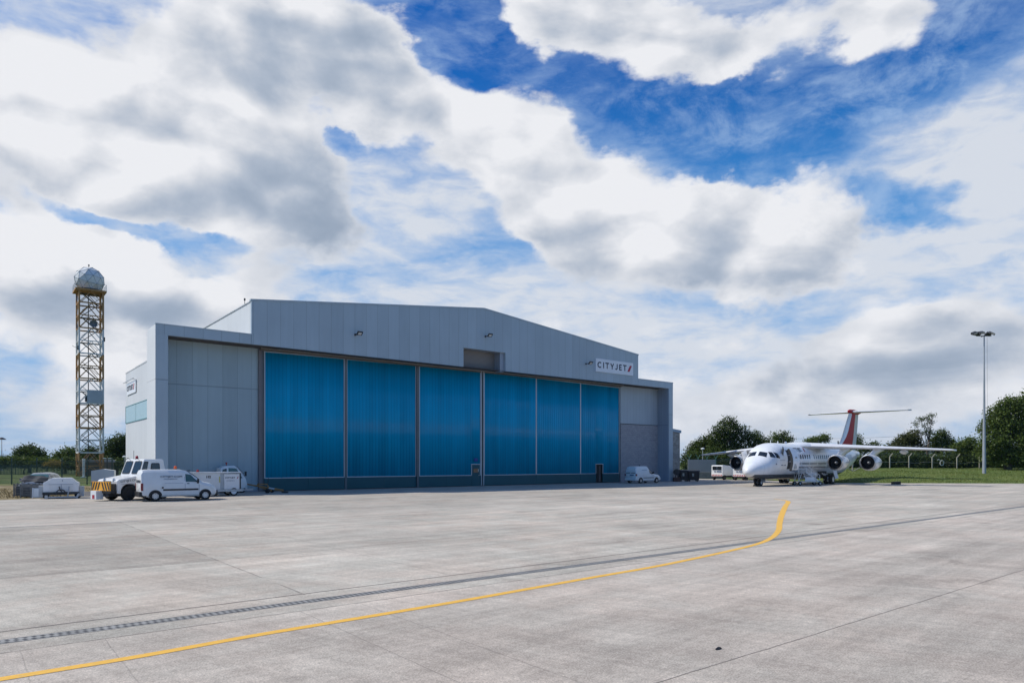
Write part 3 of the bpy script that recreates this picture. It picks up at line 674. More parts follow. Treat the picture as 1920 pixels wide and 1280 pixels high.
# dark sheet standing in for the unlit hall behind the open personnel door
b = MB(); b.box(7.7, 48.3, 1.97, 1.99, 0, 11); b.build('dark_hall_sheet', 'unlit_dark', H)
def leaf(x0, x1, top0, top1, y, joints, pdoor=None, kind='open'):
    t = lambda x: top0 + (top1 - top0) * (x - x0) / (x1 - x0)
    fw = .07
    # sheet with a gently fluted real surface
    b = MB(); n = int((x1 - x0 - 2 * fw) / .0375); xs = [x0 + fw + (x1 - x0 - 2 * fw) * i / n for i in range(n + 1)]
    v = []; f = []; ph = rng.random() * 6
    for i, x in enumerate(xs):
        yy = y + .006 * math.cos(2 * math.pi * (x - x0) / .30) + .012 * math.sin(x * 1.7 + ph) + .006 * math.sin(x * 5.1 + ph)
        zb = 1.03
        if pdoor and pdoor[0] - .06 < x < pdoor[1] + .06: zb = 2.10
        v += [(x, yy, zb), (x, yy, t(x) - fw)]
    f = [(2 * i, 2 * i + 2, 2 * i + 3, 2 * i + 1) for i in range(n)]
    b.add(v, f); p = b.build('door_leaf', 'polycarb', H, smooth=True, autos=180)
    m_ = p.modifiers.new('thick', 'SOLIDIFY'); m_.thickness = .03; m_.offset = 1
    # frame
    b = MB(); y0, y1 = y - .05, y + .05
    b.box(x0, x0 + fw, y0, y1, 1.0, t(x0)); b.box(x1 - fw, x1, y0, y1, 1.0, t(x1))
    b.bar((x0 + fw, y, t(x0) - fw / 2), (x1 - fw, y, t(x1) - fw / 2), .1, fw)
    if pdoor:
        a, c = pdoor
        if a - x0 > .3: b.box(x0 + fw, a - .07, y0, y1, .99, 1.06)
        if x1 - c > .3: b.box(c + .07, x1 - fw, y0, y1, .99, 1.06)
        b.box(a - .07, a, y0 - .01, y1 + .01, 1.0, 2.04); b.box(c, c + .07, y0 - .01, y1 + .01, 1.0, 2.04); b.box(a - .07, c + .07, y0 - .01, y1 + .01, 2.041, 2.11)
    else: b.box(x0 + fw, x1 - fw, y0, y1, .99, 1.06)
    b.build('door_frame', 'frame', p)
    # plinth panels
    b = MB(); edges = [x0] + joints + [x1]
    for a, c in zip(edges, edges[1:]):
        segs = [(a, c)]
        if pdoor:
            segs = []
            if pdoor[0] > a: segs.append((a, min(c, pdoor[0])))
            if pdoor[1] < c: segs.append((max(a, pdoor[1]), c))
            segs = [q for q in segs if q[1] - q[0] > .05]
        for q in segs: b.box(q[0] + .008, q[1] - .008, y - .035, y + .04, .06, .985)
    b.build('plinth', 'blue_door_plinth', p)
    b = MB(); b.box(x0, x1, y - .01, y + .06, 0, .055); b.build('bottom_seal', 'black', p)
    return p
posts = []
L = [leaf(7.86, 14.50, 10.84, 10.90, 1.52, [11.4]), leaf(14.72, 21.40, 10.90, 10.96, 1.60, [18.2]),
     leaf(21.66, 28.50, 10.93, 10.97, 1.52, [24.6], (27.45, 28.38)), leaf(28.88, 35.50, 10.97, 10.93, 1.52, [32.2]),
     leaf(35.58, 41.88, 10.93, 10.87, 1.60, [38.6]), leaf(41.96, 48.12, 10.87, 10.82, 1.68, [], (44.35, 45.4))]
M['dark_post'] = mat('dark_post', (.13, .14, .15), .5, .3, var=.1)
for q in ((14.52, 14.71, 1.46, 1.66, 0, 10.93), (21.43, 21.64, 1.46, 1.66, 0, 10.97), (7.67, 7.84, 1.55, 1.7, 0, 10.9)): MB().box(*q).build('door_post', 'dark_post', H)
for x in (28.51, 28.78): MB().box(x, x + .09, 1.44, 1.60, .05, 11.0).build('meeting_stile', 'frame', H)
b = MB(); b.box(28.61, 28.77, 1.56, 1.62, 0, 11.03); b.build('meeting_gap', 'black', H)
# personnel doors
b = MB(); b.box(27.46, 28.37, 1.47, 1.53, .03, 2.03); p = b.build('personnel_door', 'blue_door_plinth', H); tag(p, 'closed teal personnel door')
b = MB(); b.box(27.60, 28.18, 1.455, 1.47, 1.28, 1.68); b.build('vision_panel', 'glass', p)
b = MB(); b.box(28.2, 28.3, 1.42, 1.47, 1.0, 1.04); b.build('handle', 'metal', p)
MB().box(28.14, 28.2, 1.44, 1.468, 1.4, 1.62).build('wired_pane', 'metal', p)
b = MB(); b.box(27.7, 28.1, 1.44, 1.5, 2.35, 2.65); b.build('door_notice', mat('notice_blue', (.01, .05, .25), .5), H)
b = MB(); b.box(44.36, 45.39, 1.90, 1.95, .0, 2.03); p = b.build('door_opening', 'unlit_dark', H); tag(p, 'open personnel doorway showing the dark hall')  # dark panel painted as the unlit depth of the doorway
b = MB(); b.bar((44.45, 1.86, 1.35), (45.3, 1.86, .75), .05); b.bar((44.7, 1.86, .2), (44.7, 1.86, 1.3), .05); b.box(44.95, 45.3, 1.82, 1.88, .1, 1.9); b.build('inner_clutter', mat('clutter_brown', (.11, .08, .07), .8, var=.3), p)
# base kerb
M['kerbw'] = mat('kerb_white', (.36, .36, .38), .8, var=.1)
for q in ((.0, .8, -.02, 2.8, -.05, .10), (54.85, 55.7, -.05, 2.8, -.05, .12), (.77, 7.5, 1.6, 1.7, -.05, .14)): MB().box(*q).build('base_kerb', 'kerbw', H)
# roof antenna stub at the corner of the fascia
b = MB(); b.tube((6.3, 1.2, 14.2), (6.3, 1.2, 14.6), .02); b.box(6.25, 6.35, 1.15, 1.25, 14.45, 14.62); b.build('roof_sensor', 'dark', H)
def hpt(x, y, z): return HC + UX * x + VX * y + Vector((0, 0, z))
def airline_letters(parent, x0, z0, h, pitch, mtx, material='navy', name='lettering', th=None):
    """CITYJET in plain rounded strokes, all letters sitting on one baseline"""
    t = th or h * .19; b = MB(); b.T = mtx; r = h / 2
    def bar(x1, z1, x2, z2):
        d = Vector((x2 - x1, z2 - z1)); L_ = d.length; n = Vector((-d.y, d.x)) / L_ * t / 2
        b.prism([(x1 + n.x, z1 + n.y), (x1 - n.x, z1 - n.y), (x2 - n.x, z2 - n.y), (x2 + n.x, z2 + n.y)], .002, .012, 'xy')
    def arc(cx, cz, ra, a0, a1, sx=1.):
        n = 14; R0, R1 = ra - t / 2, ra + t / 2
        for i in range(n):
            p = [R(a0 + (a1 - a0) * (i + k) / n) for k in (0, 1)]
            b.prism([(cx + sx * R0 * math.cos(p[0]), cz + R0 * math.sin(p[0])), (cx + sx * R1 * math.cos(p[0]), cz + R1 * math.sin(p[0])), (cx + sx * R1 * math.cos(p[1]), cz + R1 * math.sin(p[1])), (cx + sx * R0 * math.cos(p[1]), cz + R0 * math.sin(p[1]))], .002, .012, 'xy')
    q = t / 2; x = x0; k = pitch
    arc(x + r, z0 + r, r - q, 50, 310, 1.08); x += h * 1.02 * k
    bar(x + q, z0, x + q, z0 + h); x += (t + h * .22) * k
    bar(x, z0 + h - q, x + h * .86, z0 + h - q); bar(x + h * .43, z0, x + h * .43, z0 + h - t); x += h * .92 * k
    bar(x + q, z0 + h - q * .3, x + h * .45, z0 + h * .42); bar(x + h * .9 - q, z0 + h - q * .3, x + h * .45, z0 + h * .42); bar(x + h * .45, z0, x + h * .45, z0 + h * .45); x += h * .92 * k
    bar(x + h * .5, z0 + h * .32, x + h * .5, z0 + h); arc(x + h * .5 - (h * .32 - q), z0 + h * .32, h * .32 - q, -150, 0); x += h * .78 * k
    bar(x + q, z0, x + q, z0 + h)
    for zz, w_ in ((q, .62), (h / 2, .56), (h - q, .62)): bar(x + t, z0 + zz, x + h * w_, z0 + zz)
    x += h * .76 * k
    bar(x, z0 + h - q, x + h * .86, z0 + h - q); bar(x + h * .43, z0, x + h * .43, z0 + h - t); x += h * .86
    return b.build(name, material, parent), x
# signs: things of their own
def slashes(parent, ox, oy, oz, hgt, nrm_mtx):
    b = MB(); w = hgt * .36
    b.T = nrm_mtx
    b.prism([(ox, oz), (ox + w, oz), (ox + w + hgt * .42, oz + hgt), (ox + hgt * .42, oz + hgt)], .002, .012, 'xy')
    return b.build('emblem', 'logored', parent)
sg = thing('hangar_sign', 'white CITYJET sign board high on the front fascia near the right end', 'sign', tuple(hpt(42.55, 0, 12.0)), HU)
b = MB(); b.box(0, 5.95, -.10, -.006, 0, 1.42); b.build('board', mat('sign_white', (.70, .73, .77), .4, var=.03), sg)
_, xe = airline_letters(sg, .26, .42, .66, 1.26, face_mtx((0, -.104, 0), (1, 0, 0)))
b = MB(); b.T = face_mtx((0, -.104, 0), (1, 0, 0)); x = xe + .14
b.prism([(x, .38), (x + .34, .38), (x + .74, 1.08), (x + .42, 1.08)], .002, .012, 'xy'); b.build('emblem', 'logored', sg)
sg2 = thing('wall_sign', 'white CITYJET sign board on the sunlit left end wall above the teal windows', 'sign', tuple(hpt(0, 10.66, 7.62)), HU - R(90))
b = MB(); b.box(0, 3.7, -.05, -.006, 0, 1.0); b.build('board', 'white2', sg2)
_, xe = airline_letters(sg2, .16, .30, .40, 1.12, face_mtx((0, -.054, 0), (1, 0, 0)))
b = MB(); b.T = face_mtx((0, -.054, 0), (1, 0, 0)); x = xe + .10
b.prism([(x, .27), (x + .2, .27), (x + .45, .72), (x + .26, .72)], .002, .012, 'xy'); b.build('emblem', 'logored', sg2)
b = MB(); b.bar((-.6, -.2, 1.03), (3.75, -.2, 1.06), .04); b.bar((.3, -.2, 1.0), (.3, 0, 1.0), .03); b.bar((3.4, -.2, 1.0), (3.4, 0, 1.0), .03); b.build('lamp_rail', 'galv', sg2)
# floodlights on the fascia
def floodlight():
    t = thing('floodlight', 'black square floodlight', 'floodlight', group='floodlights on the hangar fascia')
    b = MB(); b.T = Matrix.Translation((.12, -.72, 0)) @ Matrix.Rotation(R(-40), 4, 'X')
    b.box(-.27, .27, -.22, .22, -.05, .06); b.build('housing', 'dark', t, bevel=.012)
    b = MB(); b.T = Matrix.Translation((.12, -.72, 0)) @ Matrix.Rotation(R(-40), 4, 'X')
    b.box(-.17, .17, -.14, .14, -.062, -.052); b.build('lens', 'lens', t)
    b = MB(); b.bar((0, 0, -.04), (.05, -.55, -.04), .09, .06); b.box(-.1, .1, -.03, 0, -.14, .06); b.build('bracket', 'dark', t)
    return t
fl = floodlight()
for i, (x, z, lab) in enumerate([(14.75, 12.72, 'black floodlight on the fascia above the second blue door, leftmost of three'),
                                 (27.95, 14.10, 'black floodlight below the roof apex above the roller shutter'),
                                 (41.15, 12.72, 'black floodlight on the fascia just left of the CITYJET sign')]):
    o = fl if i == 0 else copy_tree(fl); o.location = hpt(x, 0, z); o.rotation_euler = (0, 0, HU); o.scale = (.85, .85, .85); o['label'] = lab
# ------------------------------------------------------------------ annexe, screen wall, tower
A = thing('annexe', 'small grey block annexe with blue sloping coping at the right end of the hangar', 'building', tuple(hpt(55.66, 2.2, 0)), HU)
b = MB(); b.prism([(0, 0), (4.15, 0), (4.15, 5.95), (0, 6.35)], 0, 9); b.build('wall', 'block2', A)
b = MB(); b.prism([(0, 6.352), (4.3, 5.94), (4.3, 6.28), (0, 6.72)], -.12, 9.1); b.build('roof', mat('coping_blue', (.28, .36, .45), .5), A)
W0 = Vector((25.4, 97, 0))
SW = thing('screen_wall', 'grey sheet panel screen on a low brick wall beside the hangar annexe', 'wall', tuple(W0))
b = MB(); b.box(-.4, 3.55, 0, .1, .86, 2.68); b.build('screen_panel', mat('screen_grey', (.26, .28, .29), .6, var=.06, vscale=.7), SW)
b = MB(); b.box(-.4, 4.9, -.05, .2, -.2, .84); b.build('low_wall', 'brickw', SW)
b = MB(); b.box(-.4, 4.95, -.09, .24, .842, .90); b.build('cap', 'post', SW)
def radar_tower():
    w = 3.35; Zc = 110; P0 = at(148.5, 893, Zc)
    T = thing('radar_tower', 'tall orange and white lattice tower carrying a white faceted radar dome', 'tower', (P0.x, P0.y, 0), HU)
    z_ = lambda py: EYE + (867.5 - py) / 1280 * 110
    lv = [893, 873, 848, 824, 801, 778, 755, 731, 708, 684, 661, 637, 613, 589, 565, 543]
    zs = [0] + [z_(p) for p in lv[1:]]
    col = lambda k: (0 if (k <= 1 or 4 <= k <= 5 or 8 <= k <= 9 or k >= 12) else 1)   # band index -> orange / white
    C4 = [(0, 0), (w, 0), (w, w), (0, w)]
    mats = ['orange', 'towwhite']
    for cx, cy in C4:
        b = MB()
        for k in range(15): b.cur = col(k); b.bar((cx, cy, zs[k]), (cx, cy, zs[k + 1]), .24)
        b.build('leg', mats, T)
    for k in range(1, 16):
        b = MB(); b.cur = col(min(k, 14)); z = zs[k]
        for i in range(4):
            a, c = C4[i], C4[(i + 1) % 4]
            b.bar((a[0], a[1], z), (c[0], c[1], z), .14 if k % 2 else .20)
        b.build('ring_beam', mats, T)
    for i in range(4):
        b = MB(); a, c = Vector((*C4[i], 0)), Vector((*C4[(i + 1) % 4], 0)); mid = (a + c) / 2
        for k in range(0, 15):
            b.cur = col(k); z0, z1 = zs[k], zs[k + 1]; up = Vector((0, 0, 1))
            if k % 2 == 1 or k == 0:
                b.bar(a + up * z0, mid + up * z1, .12); b.bar(c + up * z0, mid + up * z1, .12)
            else:
                b.bar(a + up * z0, mid + up * z1, .10); b.bar(c + up * z0, mid + up * z1, .10)
        b.build('brace', mats, T)
    b = MB()
    for k in range(1, 15):
        if k == 7: continue
        z0, z1 = zs[k], zs[k + 1]; f = k % 2; x0, x1 = (.5, w - .5) if f else (w - .5, .5); yy = 1.2 if f else 2.1
        b.bar((x0, yy, z0), (x1, yy, z1), .55, .09); b.bar((x0, yy - .3, z0 + .9), (x1, yy - .3, z1 + .9), .04); b.bar((x0, yy + .3, z0 + .9), (x1, yy + .3, z1 + .9), .04)
        if k % 2 == 0: b.box(.3, w - .3, 2.3, 2.9, z1 - .05, z1)
    b.tube((1.45, 1.6, 0), (1.45, 1.6, zs[-1]), .07); b.build('stair', 'dark', T)
    b = MB(); zt = zs[-1]; b.box(-.55, w + .45, -.45, w + .45, zt, zt + .28); b.build('platform', 'orange', T)
    b = MB()
    for k in range(5):
        t = -.5 + (w + .9) * k / 4
        for p in ((t, -.42), (t, w + .42), (-.5, -.42 + (w + .84) * k / 4), (w + .42, -.42 + (w + .84) * k / 4)): b.bar((*p, zt + .28), (*p, zt + 1.25), .035)
    for z in (zt + .8, zt + 1.25):
        b.bar((-.5, -.42, z), (w + .42, -.42, z), .03); b.bar((-.5, w + .42, z), (w + .42, w + .42, z), .03); b.bar((-.5, -.42, z), (-.5, w + .42, z), .03); b.bar((w + .42, -.42, z), (w + .42, w + .42, z), .03)
    b.build('railing', 'galv', T)
    # dome: icosphere, seams as thin struts
    bm = bmesh.new(); bmesh.ops.create_icosphere(bm, subdivisions=2, radius=2.18); R2 = Matrix.Rotation(.4, 4, 'Z') @ Matrix.Rotation(.35, 4, 'X')
    bmesh.ops.transform(bm, matrix=R2, verts=bm.verts)
    cz = zt + .28 + 1.78; cx = w / 2 - .05
    bmesh.ops.bisect_plane(bm, geom=bm.verts[:] + bm.edges[:] + bm.faces[:], plane_co=(0, 0, -1.65), plane_no=(0, 0, -1), clear_outer=True)
    eds = [(e.verts[0].co.copy(), e.verts[1].co.copy()) for e in bm.edges]; vs = [v_.co.copy() for v_ in bm.verts]
    me = bpy.data.meshes.new('radome'); bm.to_mesh(me); bm.free(); me.materials.append(mat('dome_white', (.66, .67, .67), .75, var=.10, vscale=.9)); dome = bpy.data.objects.new('radome', me); COL.objects.link(dome); dome.parent = T; dome.location = (cx, w / 2, cz)
    b = MB()
    for a, c in eds: b.bar(a * 1.003, c * 1.003, .035)
    for v_ in vs: b.tube(v_ * .99, v_ * 1.02, .09, n=6)
    b.build('seam', mat('seam_grey', (.22, .25, .28), .7), dome)
    b = MB(); b.tube((cx, w / 2, zt + .28), (cx, w / 2, zt + .55), 1.6, n=20); b.build('dome_base', 'dark', T)
    b = MB(); b.tube((cx - .1, w / 2, cz + 2.15), (cx - .1, w / 2, cz + 2.6), .04); b.box(cx - .2, cx, w / 2 - .1, w / 2 + .1, cz + 2.4, cz + 2.62); b.build('warning_lamp', 'dark', T)
    # equipment cabin
    zc = zs[6]; zt2 = zs[7]
    b = MB(); b.box(1.1, w - .14, -.14, 2.1, zc + .1, zt2 + .12); b.build('equipment_cabin', mat('cabin_grey', (.40, .43, .46), .6, var=.06), T)
    b = MB(); b.box(.85, 1.09, .1, .7, zc + .3, zc + 1.3); b.build('air_unit', 'dark', T)
    # dishes
    b = MB(); zz = z_(604); b.lathe([(0, 0.02), (-.10, .35), (-.22, .55), (-.25, .56), (-.25, .50)], (1.95, -.05, zz), 'y', 20); b.build('dish_antenna', mat('dish_grey', (.12, .13, .14), .6), T)
    for (x, y, py) in ((-.35, -.2, 560), (-.3, -.2, 612), (3.5, -.2, 632), (-.2, -.1, 652)):
        b = MB(); z = z_(py); b.box(x - .08, x + .08, y - .1, y + .1, z - .35, z + .35); b.bar((x, y, z), (x + (.3 if x < 0 else -.2), y + .2, z), .05); b.build('panel_antenna', 'dark', T)
    b = MB(); b.bar((-.9, -.2, z_(650)), (0, 0, z_(654)), .05); b.bar((-.9, -.5, z_(650)), (-.9, .2, z_(648)), .04); b.build('yagi_antenna', 'dark', T)
    return T
radar_tower()
# ------------------------------------------------------------------ AIRCRAFT (local: x aft from the nose wheel, y to its port side, z up)
AP = (23.37, 64.74, 0); AR = R(45)
PL = thing('airliner', 'white four engined regional airliner with red striped T tail parked beyond the hangar', 'aircraft', AP, 0)
PL.matrix_world = Matrix.Translation(AP) @ Matrix(((.7071, .7071, 0, 0), (.7071, -.7071, 0, 0), (0, 0, 1, 0), (0, 0, 0, 1)))
# a proper rotation keeps handedness: use rotz 45 with port = -y
PL.matrix_world = Matrix.Translation(AP) @ Matrix.Rotation(R(45), 4, 'Z')
ST = [(-2.45, 1.47, 1.36, .04), (-2.38, 1.66, 1.20, .24), (-2.15, 1.92, 1.02, .50), (-1.8, 2.16, .88, .74), (-1.3, 2.42, .76, .98), (-.8, 2.66, .69, 1.19), (-.45, 2.88, .66, 1.32), (-.1, 3.22, .64, 1.42),
      (.3, 3.56, .62, 1.53), (.75, 3.82, .61, 1.63), (1.3, 4.02, .60, 1.71), (2.0, 4.13, .60, 1.76), (3.0, 4.16, .60, 1.78), (10, 4.16, .60, 1.78), (16.5, 4.16, .60, 1.78),
      (18.5, 4.14, .78, 1.72), (20.5, 4.08, 1.20, 1.52), (22.5, 3.97, 1.72, 1.20), (24.3, 3.82, 2.25, .82), (25.6, 3.66, 2.66, .48), (26.3, 3.5, 2.9, .22)]
def fus(q):
    q = max(ST[0][0], min(ST[-1][0], q))
    for a, c in zip(ST, ST[1:]):
        if q <= c[0]:
            t = (q - a[0]) / (c[0] - a[0]); return [a[i] + (c[i] - a[i]) * t for i in (1, 2, 3)]
def FP(q, phi, off=0.):
    """point on the fuselage; phi from the crown, negative = port (camera right) side"""
    t, bt, w = fus(q); zc = (t + bt) / 2; rz = (t - bt) / 2
    sy, cz = math.sin(phi), math.cos(phi); e = .92
    sy = math.copysign(abs(sy) ** e, sy); cz = math.copysign(abs(cz) ** e, cz)
    return Vector((q, (w + off) * sy, zc + (rz + off) * cz))
def phi_at(q, z):
    t, bt, w = fus(q); zc = (t + bt) / 2; rz = (t - bt) / 2
    c = max(-1, min(1, (z - zc) / rz)); c = math.copysign(abs(c) ** (1 / .92), c); return math.acos(c)
def fpatch(b, corners, side, off=.012, n=5):
    """corners: four (q, z) in order, mapped on the skin of one side (side -1 = port)"""
    g = []
    for i in range(n + 1):
        for j in range(n + 1):
            u, v = i / n, j / n
            q = (corners[0][0] * (1 - u) + corners[1][0] * u) * (1 - v) + (corners[3][0] * (1 - u) + corners[2][0] * u) * v
            z = (corners[0][1] * (1 - u) + corners[1][1] * u) * (1 - v) + (corners[3][1] * (1 - u) + corners[2][1] * u) * v
            g.append(FP(q, side * phi_at(q, z), off))
    b.add(g, [(i * (n + 1) + j, (i + 1) * (n + 1) + j, (i + 1) * (n + 1) + j + 1, i * (n + 1) + j + 1) for i in range(n) for j in range(n)])
def fus_mat():
    m = bpy.data.materials.new('fuselage_paint'); m.use_nodes = True
    N = NT(m.node_tree); bs = N.n['Principled BSDF']; bs.inputs['Roughness'].default_value = .24; bs.inputs['Coat Weight'].default_value = .4
    tc = N.new('ShaderNodeTexCoord').outputs['Object']; x, y, z = N.sep(tc)
    g = N.m('MULTIPLY', N.m('LESS_THAN', z, 1.12), N.m('GREATER_THAN', x, -1.9))
    pan = N.m('MINIMUM', N.m('ABSOLUTE', N.m('SUBTRACT', N.m('FRACT', N.m('DIVIDE', x, 2.1)), .5)), 1.)
    ln = N.smooth(pan, .0, .008, .72, 1)
    d = N.smooth(N.noise(N.vm('MULTIPLY', tc, (1, 1, .6)), 1.1, 6, .65), .3, .75, 1.03, .90)
    c = N.mix(g, (.76, .775, .80, 1), (.10, .105, .118, 1))
    nd = N.new('ShaderNodeVectorMath', operation='SCALE'); N.l.new(c, nd.inputs[0]); N.l.new(N.m('MULTIPLY', d, ln), nd.inputs['Scale'])
    N.l.new(nd.outputs[0], bs.inputs['Base Color']); return m
b = MB(); nr = 40
qs = []
for a, c in zip(ST, ST[1:]):
    k = max(1, int((c[0] - a[0]) / .5)); qs += [a[0] + (c[0] - a[0]) * i / k for i in range(k)]
qs.append(ST[-1][0])
b.smooth = True
b.loft([[FP(q, 2 * math.pi * i / nr) for i in range(nr)] for q in qs])
fu = b.build('fuselage', fus_mat(), PL, smooth=True, autos=60)
# flight deck windows
for side in (-1, 1):
    for nm, cs_ in (('windscreen', [(-.60, 2.84), (-.50, 2.86), (-.02, 3.26), (-.10, 3.28)]),):
        b = MB(); n = 5; g = []
        for i in range(n + 1):
            for j in range(n + 1):
                ph = side * (.08 + (.50 + .14 * (1 - j / n)) * i / n)
                q = -.44 + .40 * j / n + .10 * (i / n) ** 2
                g.append(FP(q, ph, .014))
        b.add(g, [(i * (n + 1) + j, (i + 1) * (n + 1) + j, (i + 1) * (n + 1) + j + 1, i * (n + 1) + j + 1) for i in range(n) for j in range(n)])
        b.build(nm, 'glass', PL)
    b = MB(); fpatch(b, [(-.06, 2.76), (.44, 2.68), (.38, 3.20), (.16, 3.24)], side); b.build('cockpit_window', 'glass', PL)
    b = MB(); fpatch(b, [(.52, 2.68), (1.04, 2.62), (.86, 3.10), (.48, 3.22)], side); b.build('cockpit_window', 'glass', PL)
# cabin windows: built on the port side, the one the photo shows
wins = [4.4 + .56 * i for i in range(7)] + [8.9 + .56 * i for i in range(17)]
for q in wins:
    b = MB(); fpatch(b, [(q - .12, 2.62), (q + .12, 2.62), (q + .12, 3.02), (q - .12, 3.02)], -1, n=3); b.build('cabin_window', 'glass', PL)
for q in (4.4, 5.5, 6.6, 7.8, 9.5, 11, 12.5, 14):
    b = MB(); fpatch(b, [(q - .12, 2.62), (q + .12, 2.62), (q + .12, 3.02), (q - .12, 3.02)], 1, n=3); b.build('cabin_window', 'glass', PL)
# rows of small titles under the windows
b = MB(); q = 4.9
while q < 12:
    fpatch(b, [(q, 2.06), (q + .07, 2.06), (q + .09, 2.22), (q + .02, 2.22)], -1, n=1); q += .135 + (.25 if rng.random() < .06 else 0)
q = 3.9
while q < 13:
    fpatch(b, [(q, 1.70), (q + .07, 1.70), (q + .09, 1.86), (q + .02, 1.86)], -1, n=1); q += .135 + (.25 if rng.random() < .06 else 0)
b.build('small_titles', mat('title_grey', (.22, .22, .23), .5), fu)
# title: text bent on the skin
cu = bpy.data.curves.new('t', 'FONT'); cu.body = 'CITYJET'; cu.size = .62; cu.resolution_u = 2; cu.offset = .008
ob = bpy.data.objects.new('t', cu); COL.objects.link(ob)
me = bpy.data.meshes.new_from_object(ob.evaluated_get(bpy.context.evaluated_depsgraph_get())); bpy.data.objects.remove(ob)
for v_ in me.vertices:
    q = 4.55 + v_.co.x * .85; z = 3.34 + v_.co.y * .82; v_.co = FP(q, -phi_at(q, z), .02)
me.materials.clear(); me.materials.append(M['navy']); o = bpy.data.objects.new('lettering', me); COL.objects.link(o); o.parent = fu
b = MB(); fpatch(b, [(6.85, 3.32), (7.05, 3.32), (7.25, 3.72), (7.05, 3.72)], -1, off=.02); b.build('emblem', 'logored', fu)
# forward port door: dark skin patch for the unlit opening and the door swung outward and forward
b = MB(); fpatch(b, [(2.45, 1.62), (3.25, 1.62), (3.22, 3.42), (2.48, 3.42)], -1); b.build('door_opening', 'unlit_dark', PL)
def door_y(z): return -2.62 + .26 * (z - 2.3) ** 2
b = MB(); b.smooth = True; rings = []
for k in range(11):
    z = 1.50 + 2.0 * k / 10; y = door_y(z); e = .0 if 0 < k < 10 else .05
    rings.append([(1.30 + e, y, z), (1.32 + e, y - .14, z), (2.25 - e, y - .34, z), (2.25 - e, y - .20, z)])
b.loft(rings); dr = b.build('passenger_door', 'plane', PL, smooth=True, autos=40); tag(dr, 'open forward door')
b = MB()
for k in range(10):
    z, z2 = 1.50 + .2 * k, 1.70 + .2 * k; y, y2 = door_y(z), door_y(z2)
    b.bar((1.26, y - .05, z), (1.26, y2 - .05, z2), .08, .20, up=(0, 1, 0))
b.bar((1.26, door_y(1.5) - .05, 1.48), (2.25, door_y(1.5) - .27, 1.48), .20, .08); b.build('door_seal', 'black', dr)
b = MB(); b.bar((2.6, -1.75, 2.3), (2.2, -2.6, 2.4), .08); b.bar((2.6, -1.6, 2.9), (2.2, -2.45, 3.0), .06); b.build('hinge_arm', 'metal', dr)
b = MB(); b.tube((1.8, -2.9, 2.7), (1.8, -2.78, 2.7), .10); b.box(1.55, 1.95, -2.84, -2.70, 1.65, 2.1); b.build('door_fittings', 'alu', dr)
b = MB(); b.bar((1.55, -1.66, 3.02), (2.2, -1.45, 3.62), .45, .04, up=(0, 1, 0)); b.build('upper_hatch', 'dark', PL)
# starboard service door swung out
b = MB(); b.bar((1.9, 2.1, 2.2), (1.6, 2.25, 3.35), .75, .10, up=(0, 1, .3)); b.build('service_door', 'plane', PL)
b = MB(); fpatch(b, [(2.2, 1.9), (2.9, 1.9), (2.88, 3.2), (2.22, 3.2)], 1); b.build('door_opening', 'unlit_dark', PL)  # dark skin patch for the unlit doorway
# small probes and marks on the nose
b = MB()
for q, z in ((.4, 2.1), (1.3, 2.0), (1.9, 2.0)): p = FP(q, -phi_at(q, z), .01); b.box(p.x - .06, p.x + .06, p.y - .05, p.y + .02, p.z - .05, p.z + .05)
for q0, z in ((1.2, 1.95), (1.0, 2.45)): fpatch(b, [(q0, z), (q0 + .9, z), (q0 + .9, z + .03), (q0, z + .03)], -1, n=3)
b.build('probes', 'inkgrey', fu)
